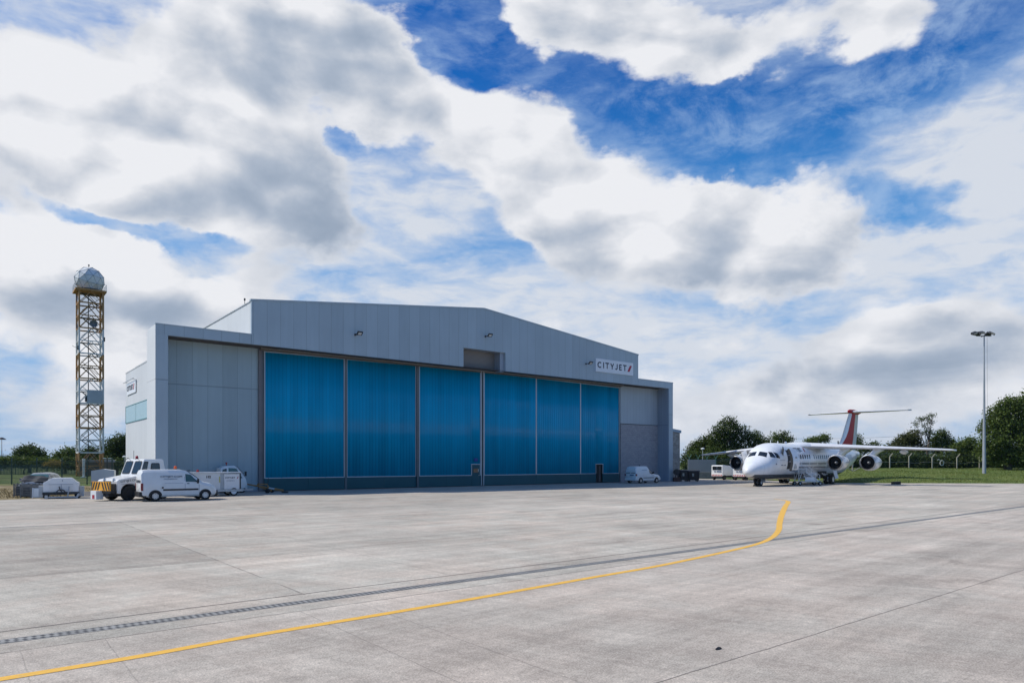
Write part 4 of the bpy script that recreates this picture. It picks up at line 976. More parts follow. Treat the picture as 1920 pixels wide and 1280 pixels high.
# wing: one lofted surface each side of the centre
def airfoil(c, t, n=9):
    up = []; lo = []
    for i in range(n + 1):
        x = (1 - math.cos(math.pi * i / n)) / 2
        y = 5 * t * (.2969 * math.sqrt(x) - .126 * x - .3516 * x * x + .2843 * x ** 3 - .1036 * x ** 4)
        up.append((x * c, y * c * 1.15)); lo.append((x * c, -y * c * .8))
    return up + lo[-2:0:-1]
def wing(side):
    secs = [(0.0, 8.1, 4.3, .15, 3.96), (1.8, 8.5, 4.05, .145, 3.90), (5., 9.35, 3.3, .13, 3.73), (9., 10.9, 2.45, .12, 3.52), (12.9, 12.35, 1.65, .11, 3.30), (13.17, 12.65, 1.2, .08, 3.29)]
    b = MB(); b.smooth = True
    roll = .012 * side     # the photo shows the port wing riding slightly high
    b.loft([[(le + x, side * y, z + dz - side * y * .010) for x, dz in airfoil(c, t)] for (y, le, c, t, z) in secs])
    w = b.build('wing', 'wing', PL, smooth=True, autos=50)
    # leading edge, flap line and track fairings
    b = MB()
    for (y, q, zt) in ((9.0, 12.6, 3.42),):
        z = zt - side * side * 0 - side * y * .010 * side
        b.loft([[(q - 1.4 + k * .7, side * y + r * .20 * math.cos(a), zt - .22 - side * y * .010 + r * .26 * math.sin(a)) for a in [2 * math.pi * i / 10 for i in range(10)]] for k, r in enumerate((.15, .8, 1, .75, .12))])
    b.build('flap_fairing', 'wing', w)
    b = MB(); yy = 13.1; b.box(12.9, 13.9, side * yy - .06, side * yy + .06, 3.22 - side * yy * .01, 3.36 - side * yy * .01); b.build('wing_tip_lamp', 'lens', w)
    b = MB()
    for (y0, y1, f) in ((2.0, 7.8, .80), (8.0, 12.4, .80)):
        p = []
        for y in (y0, y1):
            for s_ in range(len(secs) - 1):
                if secs[s_][0] <= y <= secs[s_ + 1][0]:
                    t = (y - secs[s_][0]) / (secs[s_ + 1][0] - secs[s_][0]); le = secs[s_][1] * (1 - t) + secs[s_ + 1][1] * t; c = secs[s_][2] * (1 - t) + secs[s_ + 1][2] * t; z = secs[s_][4] * (1 - t) + secs[s_ + 1][4] * t
                    p.append((le + c * f, side * y, z - .045 * c - .03 - side * y * .010)); break
        b.bar(p[0], p[1], .05, .05)
    b.build('flap_gap', 'dark', w)
    return w
WN = {s: wing(s) for s in (-1, 1)}
b = MB(); b.smooth = True   # wing root fairing on top of the fuselage
b.loft([[(q, w_ * math.cos(a), 3.9 + h_ * max(-.2, math.sin(a))) for a in [2 * math.pi * i / 16 for i in range(16)]] for q, w_, h_ in ((6.9, .5, .24), (7.6, 1.3, .36), (8.6, 1.7, .46), (11.5, 1.75, .46), (13.4, 1.4, .34), (14.6, .6, .22))])
b.build('wing_fairing', 'plane', PL, smooth=True)
b = MB(); b.box(2.6, 2.64, -.02, .02, 4.1, 4.42); b.box(4.2, 4.3, -.03, .03, 4.1, 4.35); b.box(5.9, 6.3, -.02, .02, 4.12, 4.36); b.build('antenna', 'plane', PL)
# engines
def engine(y, q0):
    z = 2.24
    b = MB(); b.smooth = True; o = (q0, y, z)
    b.lathe([(.02, .66), (.0, .70), (.06, .745), (.3, .78), (.9, .79), (1.6, .74), (2.3, .62), (2.75, .50), (2.75, .44), (2.2, .40)], o, 'x', 28)
    e = b.build('engine', 'plane', PL, smooth=True, autos=50)
    b = MB(); b.smooth = True; b.lathe([(.10, .615), (.03, .64), (-.035, .685), (-.02, .735), (.08, .752), (.16, .764)], o, 'x', 28); b.build('intake_lip', 'metal', e, smooth=True)
    b = MB(); b.smooth = True; b.lathe([(.09, .615), (.5, .60), (.62, .60)], o, 'x', 28); b.build('intake_duct', 'fan', e, smooth=True)
    b = MB()
    for i in range(22):
        a = 2 * math.pi * i / 22; d = Vector((0, math.cos(a), math.sin(a))); t = Vector((0, -math.sin(a), math.cos(a))); c = Vector(o) + Vector((.55, 0, 0))
        b.add([c + d * .14 - t * .02, c + d * .6 - t * .05, c + d * .6 + t * .05 + Vector((.06, 0, 0)), c + d * .14 + t * .02 + Vector((.06, 0, 0))], [(0, 1, 2, 3)])
    b.tube((q0 + .62, y, z), (q0 + .66, y, z), .6, n=24); b.build('fan', 'dark', e)
    b = MB(); b.smooth = True; b.lathe([(.22, .01), (.26, .07), (.38, .13), (.58, .17)], o, 'x', 16); b.build('spinner', 'alu', e, smooth=True)
    b = MB(); b.lathe([(2.5, .38), (3.05, .25), (3.3, .05)], o, 'x', 18); b.build('exhaust_cone', 'dark', e)
    # forward-swept pylon up to the wing
    zt = 3.62 - (abs(y) - 4) * .05 - y * .01
    b = MB(); b.smooth = True
    secs = [(z + .68, q0 + .35, q0 + 2.7, .10), (z + .95, q0 + .95, q0 + 3.4, .17), (zt - .05, q0 + 1.6, q0 + 5.2, .17), (zt + .3, q0 + 2.3, q0 + 5.0, .10)]
    b.loft([[((a + c) / 2 + (c - a) / 2 * math.cos(t), y + w_ * math.sin(t), zz) for t in [2 * math.pi * i / 14 for i in range(14)]] for zz, a, c, w_ in secs])
    b.build('pylon', 'plane', e, smooth=True, autos=70)
    b = MB(); sd = -1; 
    b.T = face_mtx((q0 + .75, y - .80, z + .02), (1, 0, 0))
    b.box(0, .8, -.03, .03, 0, .012); b.build('nacelle_mark', 'inkgrey', e)
    return e
for y, q in ((-4.0, 8.2), (-6.8, 8.9), (4.0, 8.2), (6.8, 8.9)): engine(y, q)
# fin and tailplane
b = MB(); b.smooth = True
def finsec(z, le, te, t): c = te - le; return [(le + x, dy * .62, z) for x, dy in airfoil(c, t)]
FS = [(3.7, 18.6, 26.2, .035), (4.05, 20.0, 26.3, .07), (4.5, 20.9, 26.4, .095), (5.2, 21.7, 26.6, .11), (8.15, 24.0, 27.2, .11)]
b.loft([finsec(*f) for f in FS]); fin = b.build('fin', 'tailpale', PL, smooth=True, autos=50)
def finx(z):
    for a, c in zip(FS, FS[1:]):
        if z <= c[0]: t = (z - a[0]) / (c[0] - a[0]); return a[1] + (c[1] - a[1]) * t, a[2] + (c[2] - a[2]) * t, a[3] + (c[3] - a[3]) * t
    return FS[-1][1:]
def finskin(name, fr0, fr1, material, off):
    for side in (-1, 1):
        b = MB(); g = []; nz, nx_ = 14, 6
        for i in range(nz + 1):
            z = 4.12 + (8.14 - 4.12) * i / nz; le, te, t = finx(z); c = te - le; a0, a1 = fr0(z), fr1(z)
            for j in range(nx_ + 1):
                x = a0 + (a1 - a0) * j / nx_; x = max(.004, x)
                y = 5 * t * (.2969 * math.sqrt(x) - .126 * x - .3516 * x * x + .2843 * x ** 3 - .1036 * x ** 4) * c * 1.15 * .62
                g.append((le + x * c - (.02 if x < .02 else 0), side * (y + off), z))
        b.add(g, [(i * (nx_ + 1) + j, (i + 1) * (nx_ + 1) + j, (i + 1) * (nx_ + 1) + j + 1, i * (nx_ + 1) + j + 1) for i in range(nz) for j in range(nx_)])
        b.build(name, material, fin, smooth=True)
k_ = lambda z: ((z - 4.1) / 4.05)
finskin('white_band', lambda z: .0, lambda z: max(.04, .08 + .13 * min(1, k_(z) * 2.2)), 'plane', .006)
finskin('red_stripe', lambda z: .08 + .13 * min(1, k_(z) * 2.2), lambda z: .60 + .12 * (1 - k_(z)), 'red', .008)
b = MB(); b.smooth = True; b.loft([[(q, r * .75 * math.cos(a), 8.36 + r * math.sin(a)) for a in [2 * math.pi * i / 14 for i in range(14)]] for q, r in ((23.6, .03), (23.8, .16), (24.3, .27), (25.5, .30), (27.2, .22), (28.0, .04))])
b.build('tail_fairing', 'red', PL, smooth=True, autos=60)
for s in (-1, 1):
    b = MB(); b.smooth = True
    b.loft([[(le + x, s * y, z + dz) for x, dz in airfoil(c, t)] for y, le, c, t, z in ((.1, 24.5, 2.6, .11, 8.32), (5.4, 26.1, 1.25, .10, 8.36), (5.65, 26.35, .8, .06, 8.36))])
    w = b.build('tailplane', 'wing', PL, smooth=True, autos=50)
    b = MB(); b.bar((26.3, s * 5.68, 8.34), (27.5, s * 5.72, 8.42), .10, .16); b.build('horn_balance', 'alu', w)
b = MB(); b.box(20.2, 20.34, -.12, -.02, 4.15, 4.75); b.build('tail_antenna', 'dark', PL)
# airbrake petals closed at the tail end
b = MB(); b.smooth = True; b.loft([[(q, w_ * math.cos(a), zc + h_ * math.sin(a)) for a in [2 * math.pi * i / 14 for i in range(14)]] for q, w_, h_, zc in ((25.2, .58, .52, 3.18), (26.6, .42, .40, 3.24), (27.4, .16, .22, 3.26))])
b.build('airbrake', 'plane', PL, smooth=True)
# undercarriage
def wheel(b, c, r, w_, axis='y'): b.lathe([(-w_ / 2, r * .62), (-w_ / 2, r * .93), (-w_ * .3, r), (w_ * .3, r), (w_ / 2, r * .93), (w_ / 2, r * .62)], c, axis, 22, True, True)
def hub(b, c, r, w_, axis='y'): b.lathe([(-w_ / 2 - .012, .02), (-w_ / 2 - .012, r * .5), (-w_ / 2 + .02, r * .56), (w_ / 2 - .02, r * .56), (w_ / 2 + .012, r * .5), (w_ / 2 + .012, .02)], c, axis, 18, True, True)
def aw(c, r, w_):
    b = MB(); b.smooth = True; wheel(b, c, r, w_); t = b.build('wheel', 'rubber', PL, smooth=True, autos=35)
    b = MB(); hub(b, c, r, w_); b.build('hub', 'chrome', t)
for y in (-.20, .20): aw((0, y, .36), .36, .20)
b = MB(); b.tube((0, 0, .36), (.12, 0, 1.1), .07); b.tube((0, -.3, .36), (0, .3, .36), .05); b.bar((.05, 0, .6), (.8, 0, 1.0), .06); b.build('nose_leg', 'alu', PL)
for s in (-1, 1):
    b = MB(); b.bar((.2, s * .38, .45), (.2, s * .30, .95), .9, .03, up=(0, 1, 0)); b.build('gear_door', 'belly', PL)
    for dx in (0,):
        for dy in (-.27, .27): aw((11.2 + dx, s * 2.36 + dy, .50), .50, .32)
    b = MB(); b.tube((11.2, s * 2.36, .5), (10.9, s * 1.45, 1.35), .12); b.tube((11.2, s * 2.0, .5), (11.2, s * 2.75, .5), .08); b.bar((11.2, s * 2.2, .8), (10.0, s * 1.4, 1.5), .12); b.bar((11.0, s * 2.1, 1.0), (11.9, s * 1.4, 1.3), .09)
    b.build('main_leg', 'alu', PL)
    b = MB(); b.add([(11.8, s * 2.75, .55), (12.7, s * 2.75, .62), (12.6, s * 2.5, 1.75), (11.7, s * 2.45, 1.8), (11.8, s * 2.79, .55), (12.7, s * 2.79, .62), (12.6, s * 2.54, 1.75), (11.7, s * 2.49, 1.8)], [(0, 1, 2, 3), (7, 6, 5, 4), (0, 4, 5, 1), (1, 5, 6, 2), (2, 6, 7, 3), (3, 7, 4, 0)]); b.build('gear_door', 'wing', PL)
b = MB(); b.smooth = True; b.loft([[(q, w_ * math.cos(a), .95 + h_ * math.sin(a)) for a in [2 * math.pi * i / 16 for i in range(16)]] for q, w_, h_ in ((7.8, .8, .2), (8.8, 1.75, .48), (12.4, 1.8, .50), (14.0, .9, .25))]); b.build('gear_fairing', 'plane', PL, smooth=True)
b = MB(); b.box(9.9, 11.9, -1.86, -1.70, .62, 1.35); b.box(9.9, 11.9, 1.70, 1.86, .62, 1.35); b.build('wheel_bay', 'unlit_dark', PL)  # dark boxes in place of the shaded bays
def ap(q, y, z=0.): return PL.matrix_world @ Vector((q, y, z))
# chocks
def chock():
    b = MB(); b.prism([(-.14, 0), (.14, 0), (.03, .15), (-.03, .15)], -.25, .25); return b.build('wheel_chock', 'rubber')
ck = chock()
for i, (q, y, lab) in enumerate([(-.52, 0, 'black rubber chock lying just in front of the airliner nose wheels'), (11.95, -2.36, 'black rubber chock behind the near main wheels of the airliner')]):
    o = ck if i == 0 else copy_tree(ck); o.location = ap(q, y); o.rotation_euler = (0, 0, AR); tag(o, lab, 'chock', 'chocks at the airliner wheels')
# low black block standing alone on the apron edge
t = thing('ballast_block', 'small black twin block standing alone on the apron edge under the right wing', 'block', tuple(gnd(1680, 907.5)), 0); t.scale = (.62, .8, .8)
b = MB(); b.box(-.62, -.06, -.3, .3, .0, .34); b.build('block', 'black', t, bevel=.03)
b = MB(); b.box(.04, .62, -.3, .3, .0, .37); b.build('block', 'black', t, bevel=.03)
b = MB(); b.box(-.06, .04, -.1, .1, .1, .16); b.build('link', 'dark', t)
# mobile steps by the forward door
S0 = gnd(1503, 909.5)
S = thing('mobile_steps', 'white tubular mobile passenger steps standing beside the open airliner door', 'steps', (S0.x, S0.y, 0), R(3))
b = MB()   # chassis: runs along +x (to the right in the picture)
b.box(-.7, 2.2, -.62, -.52, .42, .52); b.box(-.7, 2.2, .52, .62, .42, .52); b.box(-.7, -.6, -.52, .52, .42, .52); b.box(2.1, 2.2, -.52, .52, .42, .52); b.build('chassis', 'white', S)
b = MB(); b.prism([(.15, .55), (1.55, .55), (1.1, 1.02), (.15, 1.02)], -.60, -.56); b.build('side_panel', 'white2', S)
b = MB()
for i in range(6): z = .6 + i * .18; x = 1.75 - i * .26; b.box(x, x + .28, -.5, .5, z, z + .04)
b.build('tread', 'alu', S)
for s in (-1, 1):
    b = MB(); b.bar((1.9, s * .52, .5), (.3, s * .52, 1.62), .07, .12); b.build('stringer', 'white', S)
    b = MB(); y = s * .56
    b.path([(2.0, y, .55), (2.0, y, 1.25), (.35, y, 2.42), (-.65, y, 2.42), (-.65, y, 1.4)], .03); b.path([(1.5, y, .9), (1.5, y, 1.6)], .024); b.path([(.9, y, 1.3), (.9, y, 2.03)], .024); b.path([(.3, y, 1.6), (.3, y, 2.4)], .024); b.path([(2.0, y, .9), (.35, y, 2.0), (-.65, y, 2.0)], .02)
    b.build('handrail', 'white', S)
    b = MB(); b.bar((-.65, y, .5), (-.2, y, 1.6), .05); b.bar((.35, y, .5), (-.1, y, 1.6), .05); b.bar((-.65, y, .5), (-.65, y, 1.6), .04); b.build('support', 'white', S)
b = MB(); b.box(-.75, .35, -.58, .58, 1.60, 1.66); b.build('top_platform', 'alu', S)
for x in (-.55, 1.95):
    for y in (-.74, .74):
        b = MB(); b.smooth = True; wheel(b, (x, y, .25), .25, .16); w = b.build('wheel', 'rubber', S, smooth=True, autos=35)
        b = MB(); hub(b, (x, y, .25), .22, .16); b.build('hub', 'galv', w)
b = MB(); b.bar((2.2, 0, .45), (2.75, -.1, .2), .06); b.bar((2.2, -.4, .45), (2.6, -.5, .75), .05); b.build('tow_bar', 'post', S)
S.scale = (.80, .80, .80)
# ------------------------------------------------------------------ VEHICLES
class Body:
    """van or car shell: stations along x (rear 0 -> front), each with roof height, belt height, half widths"""
    def __init__(s, st, zb=.28): s.st = st; s.zb = zb
    def at(s, x):
        st = s.st; x = max(st[0][0], min(st[-1][0], x))
        for a, c in zip(st, st[1:]):
            if x <= c[0]:
                t = (x - a[0]) / max(1e-6, c[0] - a[0]); return [a[i] + (c[i] - a[i]) * t for i in range(1, len(a))]
    def ring(s, x):
        zt, wb, wt, zb = s.at(x); belt = min(zt - .02, zb + (1.05 - s.zb))
        belt = min(belt, zt * .80)
        pr = [(wb * .90, zb), (wb * .985, zb + .10), (wb, zb + (belt - zb) * .6), (wb * .985, belt), (wt + (wb - wt) * .25, belt + (zt - belt) * .62), (wt + .0, zt - (zt - belt) * .14 - .01), (wt - .10, zt - .005), (wt * .5, zt + .018), (0, zt + .024)]
        R_ = [(x, y, z) for y, z in pr]; L_ = [(x, -y, z) for y, z in pr[:-1]]
        return R_ + L_[::-1]
    def hw(s, x, z):
        r = s.ring(x); pts = [(p[2], p[1]) for p in r[:9]]
        for a, c in zip(pts, pts[1:]):
            if a[0] <= z <= c[0]: t = (z - a[0]) / max(1e-6, c[0] - a[0]); return a[1] + (c[1] - a[1]) * t
        return pts[-1][1]
    def mesh(s, name, m, parent, step=.12):
        b = MB(); b.smooth = True; xs = []
        for a, c in zip(s.st, s.st[1:]):
            k = max(1, int((c[0] - a[0]) / step)); xs += [a[0] + (c[0] - a[0]) * i / k for i in range(k)]
        xs.append(s.st[-1][0]); b.loft([s.ring(x) for x in xs]); return b.build(name, m, parent, smooth=True, autos=28)
    def side(s, b, c, sd, off=.008, n=4):
        g = []
        for i in range(n + 1):
            for j in range(n + 1):
                u, v = i / n, j / n
                x = (c[0][0] * (1 - u) + c[1][0] * u) * (1 - v) + (c[3][0] * (1 - u) + c[2][0] * u) * v
                z = (c[0][1] * (1 - u) + c[1][1] * u) * (1 - v) + (c[3][1] * (1 - u) + c[2][1] * u) * v
                g.append((x, sd * (s.hw(x, z) + off), z))
        b.add(g, [(i * (n + 1) + j, (i + 1) * (n + 1) + j, (i + 1) * (n + 1) + j + 1, i * (n + 1) + j + 1) for i in range(n) for j in range(n)])
    def top(s, b, x0, x1, wf, off=.010, n=6):
        g = []
        for i in range(n + 1):
            x = x0 + (x1 - x0) * i / n; zt, wb, wt, zb = s.at(x)
            for j in range(n + 1):
                y = (j / n * 2 - 1) * (wt - .06) * wf
                g.append((x + (off if s.at(x1)[0] < s.at(x0)[0] else -off), y, zt + .022 * (1 - (abs(y) / wt) ** 2) + off))
        b.add(g, [(i * (n + 1) + j, (i + 1) * (n + 1) + j, (i + 1) * (n + 1) + j + 1, i * (n + 1) + j + 1) for i in range(n) for j in range(n)])
def road_wheel(parent, x, y, r=.30, w_=.19, cap='chrome'):
    b = MB(); b.smooth = True; wheel(b, (x, y, r), r, w_); t = b.build('wheel', 'rubber', parent, smooth=True, autos=35)
    b = MB(); hub(b, (x, y, r), r * 1.12, w_)
    sd = 1 if y > 0 else -1
    b.build('rim', cap, t)
    b = MB()
    for k in range(8):
        a = 2 * math.pi * k / 8; yo = y + sd * (w_ / 2 + .014)
        b.tube((x + math.cos(a) * r * .42, yo - .004, r + math.sin(a) * r * .42), (x + math.cos(a) * r * .42, yo + .004, r + math.sin(a) * r * .42), r * .07, n=6)
    b.build('rim_holes', 'black', t)
def arch(b, body, x, r, sd, zc=.30):
    n = 16; pts = [(x + r * math.cos(math.pi * i / n), zc + r * math.sin(math.pi * i / n)) for i in range(n + 1)]
    g = [(px_, sd * (body.hw(px_, max(pz, body.zb + .02)) + .006), pz) for px_, pz in pts] + [(x + r, sd * (body.hw(x + r, body.zb + .03) + .006), body.zb - .01), (x - r, sd * (body.hw(x - r, body.zb + .03) + .006), body.zb - .01)]
    c = (x, sd * (body.hw(x, .5) + .006), zc)
    b.add([c] + g, [(0, i + 1, i + 2) for i in range(len(g) - 1)])
def small_van(kind):
    V = bpy.data.objects.new('panel_van', None); COL.objects.link(V)
    if kind == 'berl':
        st = [(0, 1.40, .78, .62, .34), (.02, 1.62, .80, .66, .30), (.10, 1.775, .83, .68, .26), (.35, 1.80, .85, .69, .25), (2.1, 1.80, .86, .69, .25), (2.45, 1.72, .86, .66, .25), (2.9, 1.42, .86, .66, .25), (3.18, 1.16, .855, .68, .25), (3.3, 1.10, .85, .72, .25), (3.75, .98, .82, .70, .26), (3.98, .84, .76, .64, .28), (4.10, .66, .68, .58, .32)]
        xr, xf, r = .72, 3.41, .30; xw = (2.48, 3.14)
    else:
        st = [(0, 1.36, .76, .60, .34), (.02, 1.58, .78, .64, .30), (.12, 1.76, .81, .66, .26), (.4, 1.83, .83, .67, .25), (1.9, 1.84, .83, .67, .25), (2.12, 1.70, .83, .66, .25), (2.2, 1.50, .83, .64, .25), (2.45, 1.42, .83, .62, .25), (2.95, 1.08, .83, .66, .25), (3.1, 1.0, .83, .70, .25), (3.7, .92, .80, .68, .26), (4.0, .78, .75, .62, .28), (4.15, .62, .68, .56, .32)]
        xr, xf, r = .70, 3.30, .29; xw = (2.48, 2.93)
    B = Body(st); B.mesh('body', 'white', V)
    for sd in (-1, 1):
        b = MB(); arch(b, B, xr, r + .055, sd); arch(b, B, xf, r + .055, sd); b.build('wheel_arch', 'black', V)
        b = MB()
        if kind == 'berl': B.side(b, [(2.33, 1.10), (3.02, 1.08), (2.62, 1.52), (2.33, 1.56)], sd)
        else: B.side(b, [(2.18, 1.04), (2.85, 1.02), (2.42, 1.36), (2.2, 1.38)], sd, off=.012)
        b.build('side_window', 'glassg' if kind == 'berl' else 'glass', V)
        b = MB()
        if kind == 'berl':
            B.side(b, [(1.12, .60), (3.02, .60), (3.02, .70), (1.12, .70)], sd); b.build('side_moulding', 'black', V)
            b = MB(); B.side(b, [(2.28, .32), (2.30, .32), (2.30, 1.66), (2.28, 1.66)], sd, .004); B.side(b, [(3.05, .40), (3.07, .40), (3.07, 1.1), (3.05, 1.1)], sd, .004); B.side(b, [(1.2, 1.02), (2.2, 1.02), (2.2, 1.035), (1.2, 1.035)], sd, .004); b.build('door_line', 'inkgrey', V)
        else:
            B.side(b, [(1.10, .56), (2.85, .56), (2.85, .63), (1.10, .63)], sd); b.build('side_moulding', 'black', V)
        b = MB(); B.side(b, [(2.38, .98), (2.52, .98), (2.52, 1.02), (2.38, 1.02)], sd, .02, 1); b.build('handle', 'black', V)
        b = MB(); x = 3.0 if kind == 'berl' else 2.78; y = sd * (B.hw(x, 1.12) + .02); b.bar((x, y, 1.06), (x - .02, y + sd * .18, 1.20), .10, .17); b.build('mirror', 'black', V)
        b = MB(); B.side(b, [(3.75, .66), (4.02, .62), (3.98, .80), (3.72, .90)], sd, .012, 2); b.build('headlight', 'lens', V)
        b = MB(); y = sd * .80; z0 = .62 if kind == 'berl' else .80; b.box(-.012, .10, sd * .70 if sd > 0 else -.845, .845 if sd > 0 else -.70, z0, z0 + (.42 if kind == 'berl' else .22)); b.build('tail_light', 'tail_red', V, bevel=.01)
    for x in (xr, xf):
        for y in (-.76, .76): road_wheel(V, x, y, r)
    b = MB(); B.top(b, *xw, 1.0); b.build('windscreen', 'glass', V)
    # rear end
    b = MB()
    b.add([(-.004, -.66, 1.08), (-.004, -.02, 1.08), (.028, -.02, 1.60), (.028, -.60, 1.60)], [(0, 1, 2, 3)]) if kind != 'berl' else b.add([(-.012, -.64, 1.06), (-.012, .64, 1.06), (.030, .58, 1.60), (.030, -.58, 1.60)], [(0, 1, 2, 3)])
    b.build('rear_window', 'glass', V)
    if kind != 'berl':
        b = MB(); b.add([(-.004, .06, 1.08), (-.004, .66, 1.08), (.028, .60, 1.60), (.028, .06, 1.60)], [(0, 1, 2, 3)]); b.build('rear_window', 'glass', V)
        b = MB(); b.box(-.02, 0, -.45, .1, .82, .96); b.build('rear_badge', 'inkgrey', V)
    b = MB(); b.box(-.10, .28, -.80, .80, .26, .56 if kind == 'berl' else .30); b.build('rear_bumper', 'black', V, bevel=.03)
    b = MB(); b.box(3.86, 4.16, -.70, .70, .24, .58 if kind == 'berl' else .36); b.build('front_bumper', 'black', V, bevel=.05)
    if kind != 'berl':
        b = MB(); b.box(-.09, .2, -.79, .79, .32, .52); b.build('rear_bumper', 'white', V, bevel=.03)
    b = MB(); b.box(-.02, .0, -.25, .25, .66, .78); b.build('number_plate', mat('plate_' + kind, (.6, .6, .58), .5), V)
    return V, B
V, B = small_van('berl')
p = gnd(291, 939.5); o = p - UX * .72 + VX * .78; V.location = (o.x, o.y, 0); V.rotation_euler = (0, 0, HU)
tag(V, 'white panel van with orange roof beacon, parked nearest the camera in front of the tug', 'van')
yb = -(B.hw(1.4, 1.3) + .012)
text('lettering', 'CITYJET.COM', .155, 'navy', V, face_mtx((.98, yb - .0, 1.36), (1, 0, 0), (0, .17, 1)), sx=1.25)
text('lettering', 'ENGINEERING', .085, 'inkgrey', V, face_mtx((1.18, yb - .012, 1.24), (1, 0, 0), (0, .17, 1)), sx=1.3)
b = MB(); b.tube((1.95, 0, 1.81), (1.95, 0, 1.86), .10); b.build('beacon_base', 'black', V)
b = MB(); b.smooth = True; b.lathe([(0, .085), (.09, .085), (.15, .06), (.17, .01)], (1.95, 0, 1.86), 'z', 14); b.build('beacon', 'orangeb', V, smooth=True)
b = MB(); b.tube((1.1, -.865, .78), (1.1, -.875, .78), .055); b.build('fuel_cap', 'black', V)
V2, B2 = small_van('cad')
p = gnd(1201, 905.8); o = p - UX * .70 + VX * .78; V2.location = (o.x, o.y, 0); V2.rotation_euler = (0, 0, HU)
tag(V2, 'small white high roofed van parked by the right end of the hangar doors', 'van')
b = MB(); B2.side(b, [(.95, 1.42), (1.75, 1.42), (1.75, 1.46), (.95, 1.46)], -1); b.build('side_titles', 'inkgrey', V2)
b = MB(); b.tube((1.4, 0, 1.85), (1.4, 0, 1.98), .05); b.build('roof_beacon', 'dark', V2)
# car on the verge, facing the camera
car = thing('parked_car', 'dark silver car parked on the verge behind the pallet crates, far left', 'car', (-33.85, 50.05, 0), R(-72))
stc = [(0, .92, .74, .55, .34), (.05, 1.12, .80, .58, .28), (.30, 1.42, .84, .60, .24), (.9, 1.50, .86, .60, .22), (1.9, 1.49, .86, .60, .22), (2.3, 1.38, .86, .60, .22), (2.95, 1.02, .86, .68, .22), (3.1, .97, .86, .72, .22), (3.7, .86, .82, .70, .24), (3.95, .70, .74, .62, .28), (4.05, .55, .66, .55, .30)]
BC = Body(stc); BC.mesh('body', 'silver', car)
b = MB(); BC.top(b, 2.30, 2.93, 1.05); b.build('windscreen', 'glassg', car)
for sd in (-1, 1):
    b = MB(); BC.side(b, [(1.42, .98), (2.5, .95), (2.15, 1.32), (1.45, 1.38)], sd); b.build('side_window', 'glass', car)
    b = MB(); BC.side(b, [(.42, 1.00), (1.36, .98), (1.38, 1.38), (.55, 1.34)], sd); b.build('side_window', 'glass', car)
    b = MB(); arch(b, BC, .75, .36, sd); arch(b, BC, 3.3, .36, sd); b.build('wheel_arch', 'black', car)
    b = MB(); BC.side(b, [(3.7, .60), (3.95, .56), (3.9, .72), (3.66, .80)], sd, .014, 2); b.build('headlight', 'lens', car)
    b = MB(); y = sd * .9; b.bar((2.75, y - sd * .04, 1.0), (2.72, y + sd * .12, 1.10), .09, .13); b.build('mirror', 'silver', car)
for x in (.75, 3.3):
    for y in (-.76, .76): road_wheel(car, x, y, .31)
b = MB(); b.box(3.8, 4.1, -.68, .68, .22, .5); b.build('front_bumper', 'black', car, bevel=.05)
b = MB(); b.add([(2.42, -.75, 1.36), (2.45, .6, 1.40), (3.35, .75, .98), (3.5, -.8, .95), (3.0, -.2, 1.16)], [(0, 1, 4), (1, 2, 4), (2, 3, 4), (3, 0, 4)])
tp = MB(); 
tg = []
for i in range(13):
    for j in range(9):
        u, v = i / 12, j / 8; tg.append((2.55 + 1.15 * u, -.80 + 1.5 * v, 1.30 - .40 * u + .05 * math.sin(u * 9 + v * 5) + .04 * math.sin(v * 11)))
tp.add(tg, [(i * 9 + j, (i + 1) * 9 + j, (i + 1) * 9 + j + 1, i * 9 + j + 1) for i in range(12) for j in range(8)])
tpo = tp.build('tarpaulin', 'tarp', smooth=True); tpo.location = car.location; tpo.rotation_euler = car.rotation_euler; tag(tpo, 'crumpled black plastic sheet heaped above the pallet crates before the car', 'tarpaulin')
# stack of pallet crates in front of the car
def crate():
    c = bpy.data.objects.new('pallet_crate', None); COL.objects.link(c)
    b = MB()
    for z in [.12 + .105 * i for i in range(7)]:
        b.box(-.6, .6, -.50, -.475, z, z + .065); b.box(-.6, .6, .475, .50, z, z + .065); b.box(-.6, -.575, -.475, .475, z, z + .065); b.box(.575, .6, -.475, .475, z, z + .065)
    b.build('slats', 'pallet', c)
    b = MB()
    for x in (-.59, 0, .59):
        for y in (-.49, .49): b.box(x - .035, x + .035, y - .03, y + .03, .0, .88)
    b.build('post', 'pallet', c)
    b = MB(); b.box(-.6, .6, -.5, .5, .09, .118); b.box(-.5, .5, -.4, .4, .12, .7); b.build('crate_floor', mat('crate_load', (.07, .07, .075), .8, var=.4, vscale=6), c)
    return c
c0 = crate()
for i, (px, Z, rz, lab) in enumerate([(66, 43.6, 8, 'weathered slatted pallet crate in front of the car, right one of two'), (50, 44.9, 25, 'weathered slatted pallet crate in front of the car, left one of two')]):
    o = c0 if i == 0 else copy_tree(c0); P = at(px, 930, Z); o.location = (P.x, P.y, 0); o.rotation_euler = (0, 0, R(rz)); tag(o, lab, 'crate', 'pallet crates on the verge')
b = MB(); P = at(74, 930, 42.9); b.T = Matrix.Translation((P.x, P.y, 0)) @ Matrix.Rotation(R(20), 4, 'Z') @ Matrix.Rotation(R(-6), 4, 'X'); b.box(-.33, .33, -.03, .03, .04, .62); b.box(-.40, -.34, -.04, .04, .0, .64); o = b.build('panel', 'white2'); o.name = 'leaning_panel'; tag(o, 'small white panel leaning upright between the pallet crates and the white power unit', 'panel')
b = MB(); P = at(84, 930, 43.2); b.T = Matrix.Translation((P.x, P.y, 0)); b.box(-.18, .18, -.2, .2, 0, .75); o = b.build('grey_box', 'galv', bevel=.02); tag(o, 'narrow grey metal box beside the left end of the white power unit', 'box')
